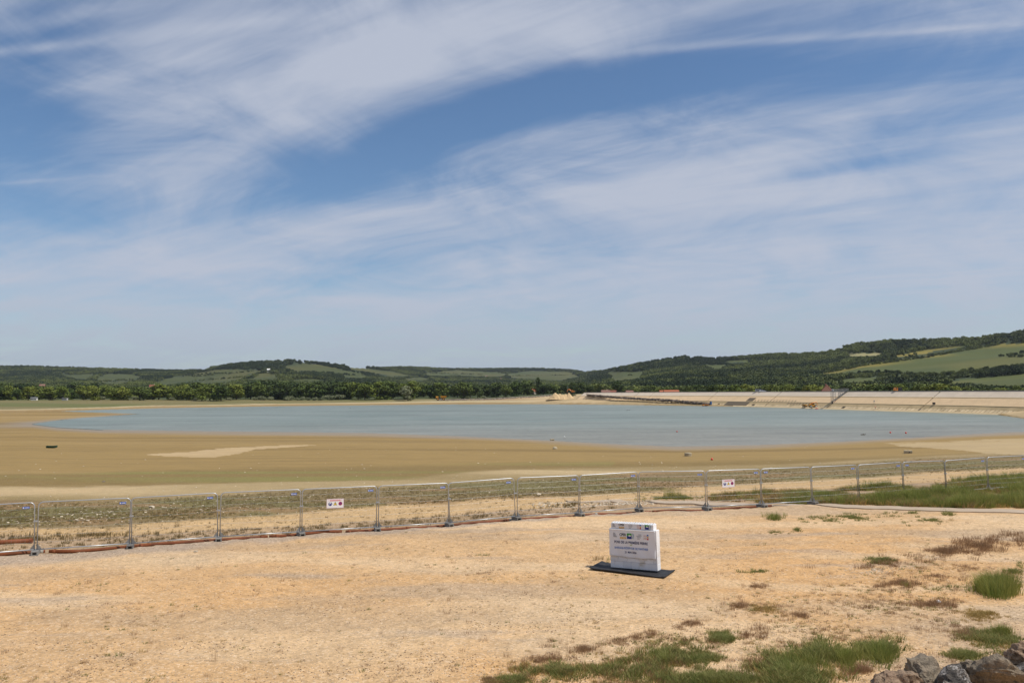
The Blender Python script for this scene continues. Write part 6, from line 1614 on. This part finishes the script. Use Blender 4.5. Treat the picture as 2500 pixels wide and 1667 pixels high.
def block(px, py, kind, label, size, rz=0.3, z0=1.2, cat='mooring block'):
    p = on_ground(px, py, z0); t = empty('mooring_block', p, rz, label, cat, 'mooring blocks left on the mud')
    if kind == 'drum':
        MB().lathe([(size * .96, -0.1), (size, 0.0), (size, size * .85), (size * .95, size * .92), (size * .3, size * .93)], 20).build('body', m_cblock, t)
    elif kind == 'dome':
        MB().lathe([(size, -0.1), (size * .98, size * .3), (size * .8, size * .7), (size * .45, size * .95), (size * .1, size)], 18).build('body', m_cblock, t)
    else:
        MB().box((0, 0, size * .35), (size * 2, size * 1.4, size * .9), bev=.05).build('body', m_cblock, t)
        MB().box((size * .3, -size * .705, size * .35), (.12, .02, .12)).build('hole', m_hole, t)
    MB().tube([(-.06, 0, size * .75), (-.06, 0, size * 1.02), (.06, 0, size * 1.02), (.06, 0, size * .75)], .015, 5).build('ring', m_steel, t)
    return t
block(1348, 1075, 'box', 'flat concrete mooring block at the water edge left of centre', 0.45, 0.1)
block(1355, 1096, 'dome', 'rounded pale mooring block in a small puddle on the mud', 0.42)
block(1680, 1113, 'drum', 'round drum-shaped mooring block on the mud behind the fence', 0.55)
block(2217, 1106.5, 'box', 'square mooring block with a dark hole on the right mud', 0.55, -0.35)
block(2182, 1066.5, 'box', 'mooring block in the shallows between two red buoys', 0.5, 0.2, 0.1)
def buoy(px, py, r, mtl, label, z0=0.05, grp=None):
    p = on_ground(px, py, z0); p.z = max(p.z, 0.0); t = empty('buoy', p + Vector((0, 0, 0.0)), 0, label, 'buoy', 'mooring buoys')
    MB().lathe([(.02, -r * .2), (r * .7, r * .05), (r, r * .7), (r * .95, r * 1.1), (r * .6, r * 1.6), (r * .15, r * 1.85)], 14).build('ball', mtl, t, smooth=True); MB().tube([(0, 0, r * 1.8), (0, 0, r * 2.2)], r * .12, 6).build('eye', m_steel, t)
    return t
buoy(1738, 1123, 0.17, m_redp, 'red buoy lying on the mud right of the drum-shaped block', 1.2)
buoy(1653, 1062, 0.18, m_redp, 'small red buoy floating in the middle of the water')
buoy(1378, 1076, 0.17, m_whitep, 'white buoy at the water edge right of the flat block', 0.2)
buoy(2174, 1065, 0.22, m_redp, 'red buoy left of the mooring block in the right shallows')
buoy(2212, 1066, 0.22, m_redp, 'red buoy right of the mooring block in the right shallows')
m_duck = mat('duck_feathers', (0.10, 0.08, 0.06), 0.8, 0.3, 8)
def duck(px, py, label):
    p = at_z(px, py, 0.0); t = empty('duck', (p[0], p[1], 0.0), random.uniform(-.5, .5), label, 'duck', 'ducks on the lake')
    prof = [(-.30, .02), (-.22, .08), (-.08, .12), (.08, .12), (.2, .09), (.27, .02)]
    MB().tube([(x, 0, .09 + (.05 if i == 0 else 0)) for i, (x, r) in enumerate(prof)] + [(.30, 0, .20), (.31, 0, .28), (.36, 0, .31), (.42, 0, .30), (.48, 0, .29)], [r for x, r in prof] [:-1] + [.07, .05, .05, .055, .03, .015], 8).build('body', m_duck, t, smooth=True)
    return t
for px, py, lb in ((1531, 1001.5, 'left duck of the pair in the middle of the lake'), (1536, 1001.5, 'right duck of the pair in the middle of the lake'), (2104, 1061.5, 'left duck of the pair near the right shallows'), (2109, 1061.5, 'right duck of the pair near the right shallows'),
                   (855, 996.5, 'lone duck near the far shore left of centre')): duck(px, py, lb)
sc_ = on_ground(2292, 1471); scrap = MB().add([(-.07, -.05, .02), (.06, -.06, .04), (.09, .05, .03), (-.04, .06, .07), (0, 0, .09)], [(0, 1, 4), (1, 2, 4), (2, 3, 4), (3, 0, 4)]).build('paper_scrap', m_whitep); scrap.location = sc_; tag(scrap, 'crumpled white scrap beside the reddish tuft', 'litter')
# ------------------------------------------------------------------ summer haze
m_haze = bpy.data.materials.new('haze'); m_haze.use_nodes = True
nt = m_haze.node_tree; nt.nodes.clear()
pv = nt.nodes.new('ShaderNodeVolumePrincipled'); mo = nt.nodes.new('ShaderNodeOutputMaterial')
pv.inputs['Color'].default_value = (0.80, 0.88, 1.0, 1.0); pv.inputs['Density'].default_value = 0.000028; pv.inputs['Anisotropy'].default_value = 0.2
nt.links.new(pv.outputs[0], mo.inputs['Volume'])
hz = MB().box((0, 3000, 160), (24000, 24000, 400)).build('haze', m_haze)
tag(hz, 'thin pale summer haze over the lake and hills', 'haze', kind='stuff')
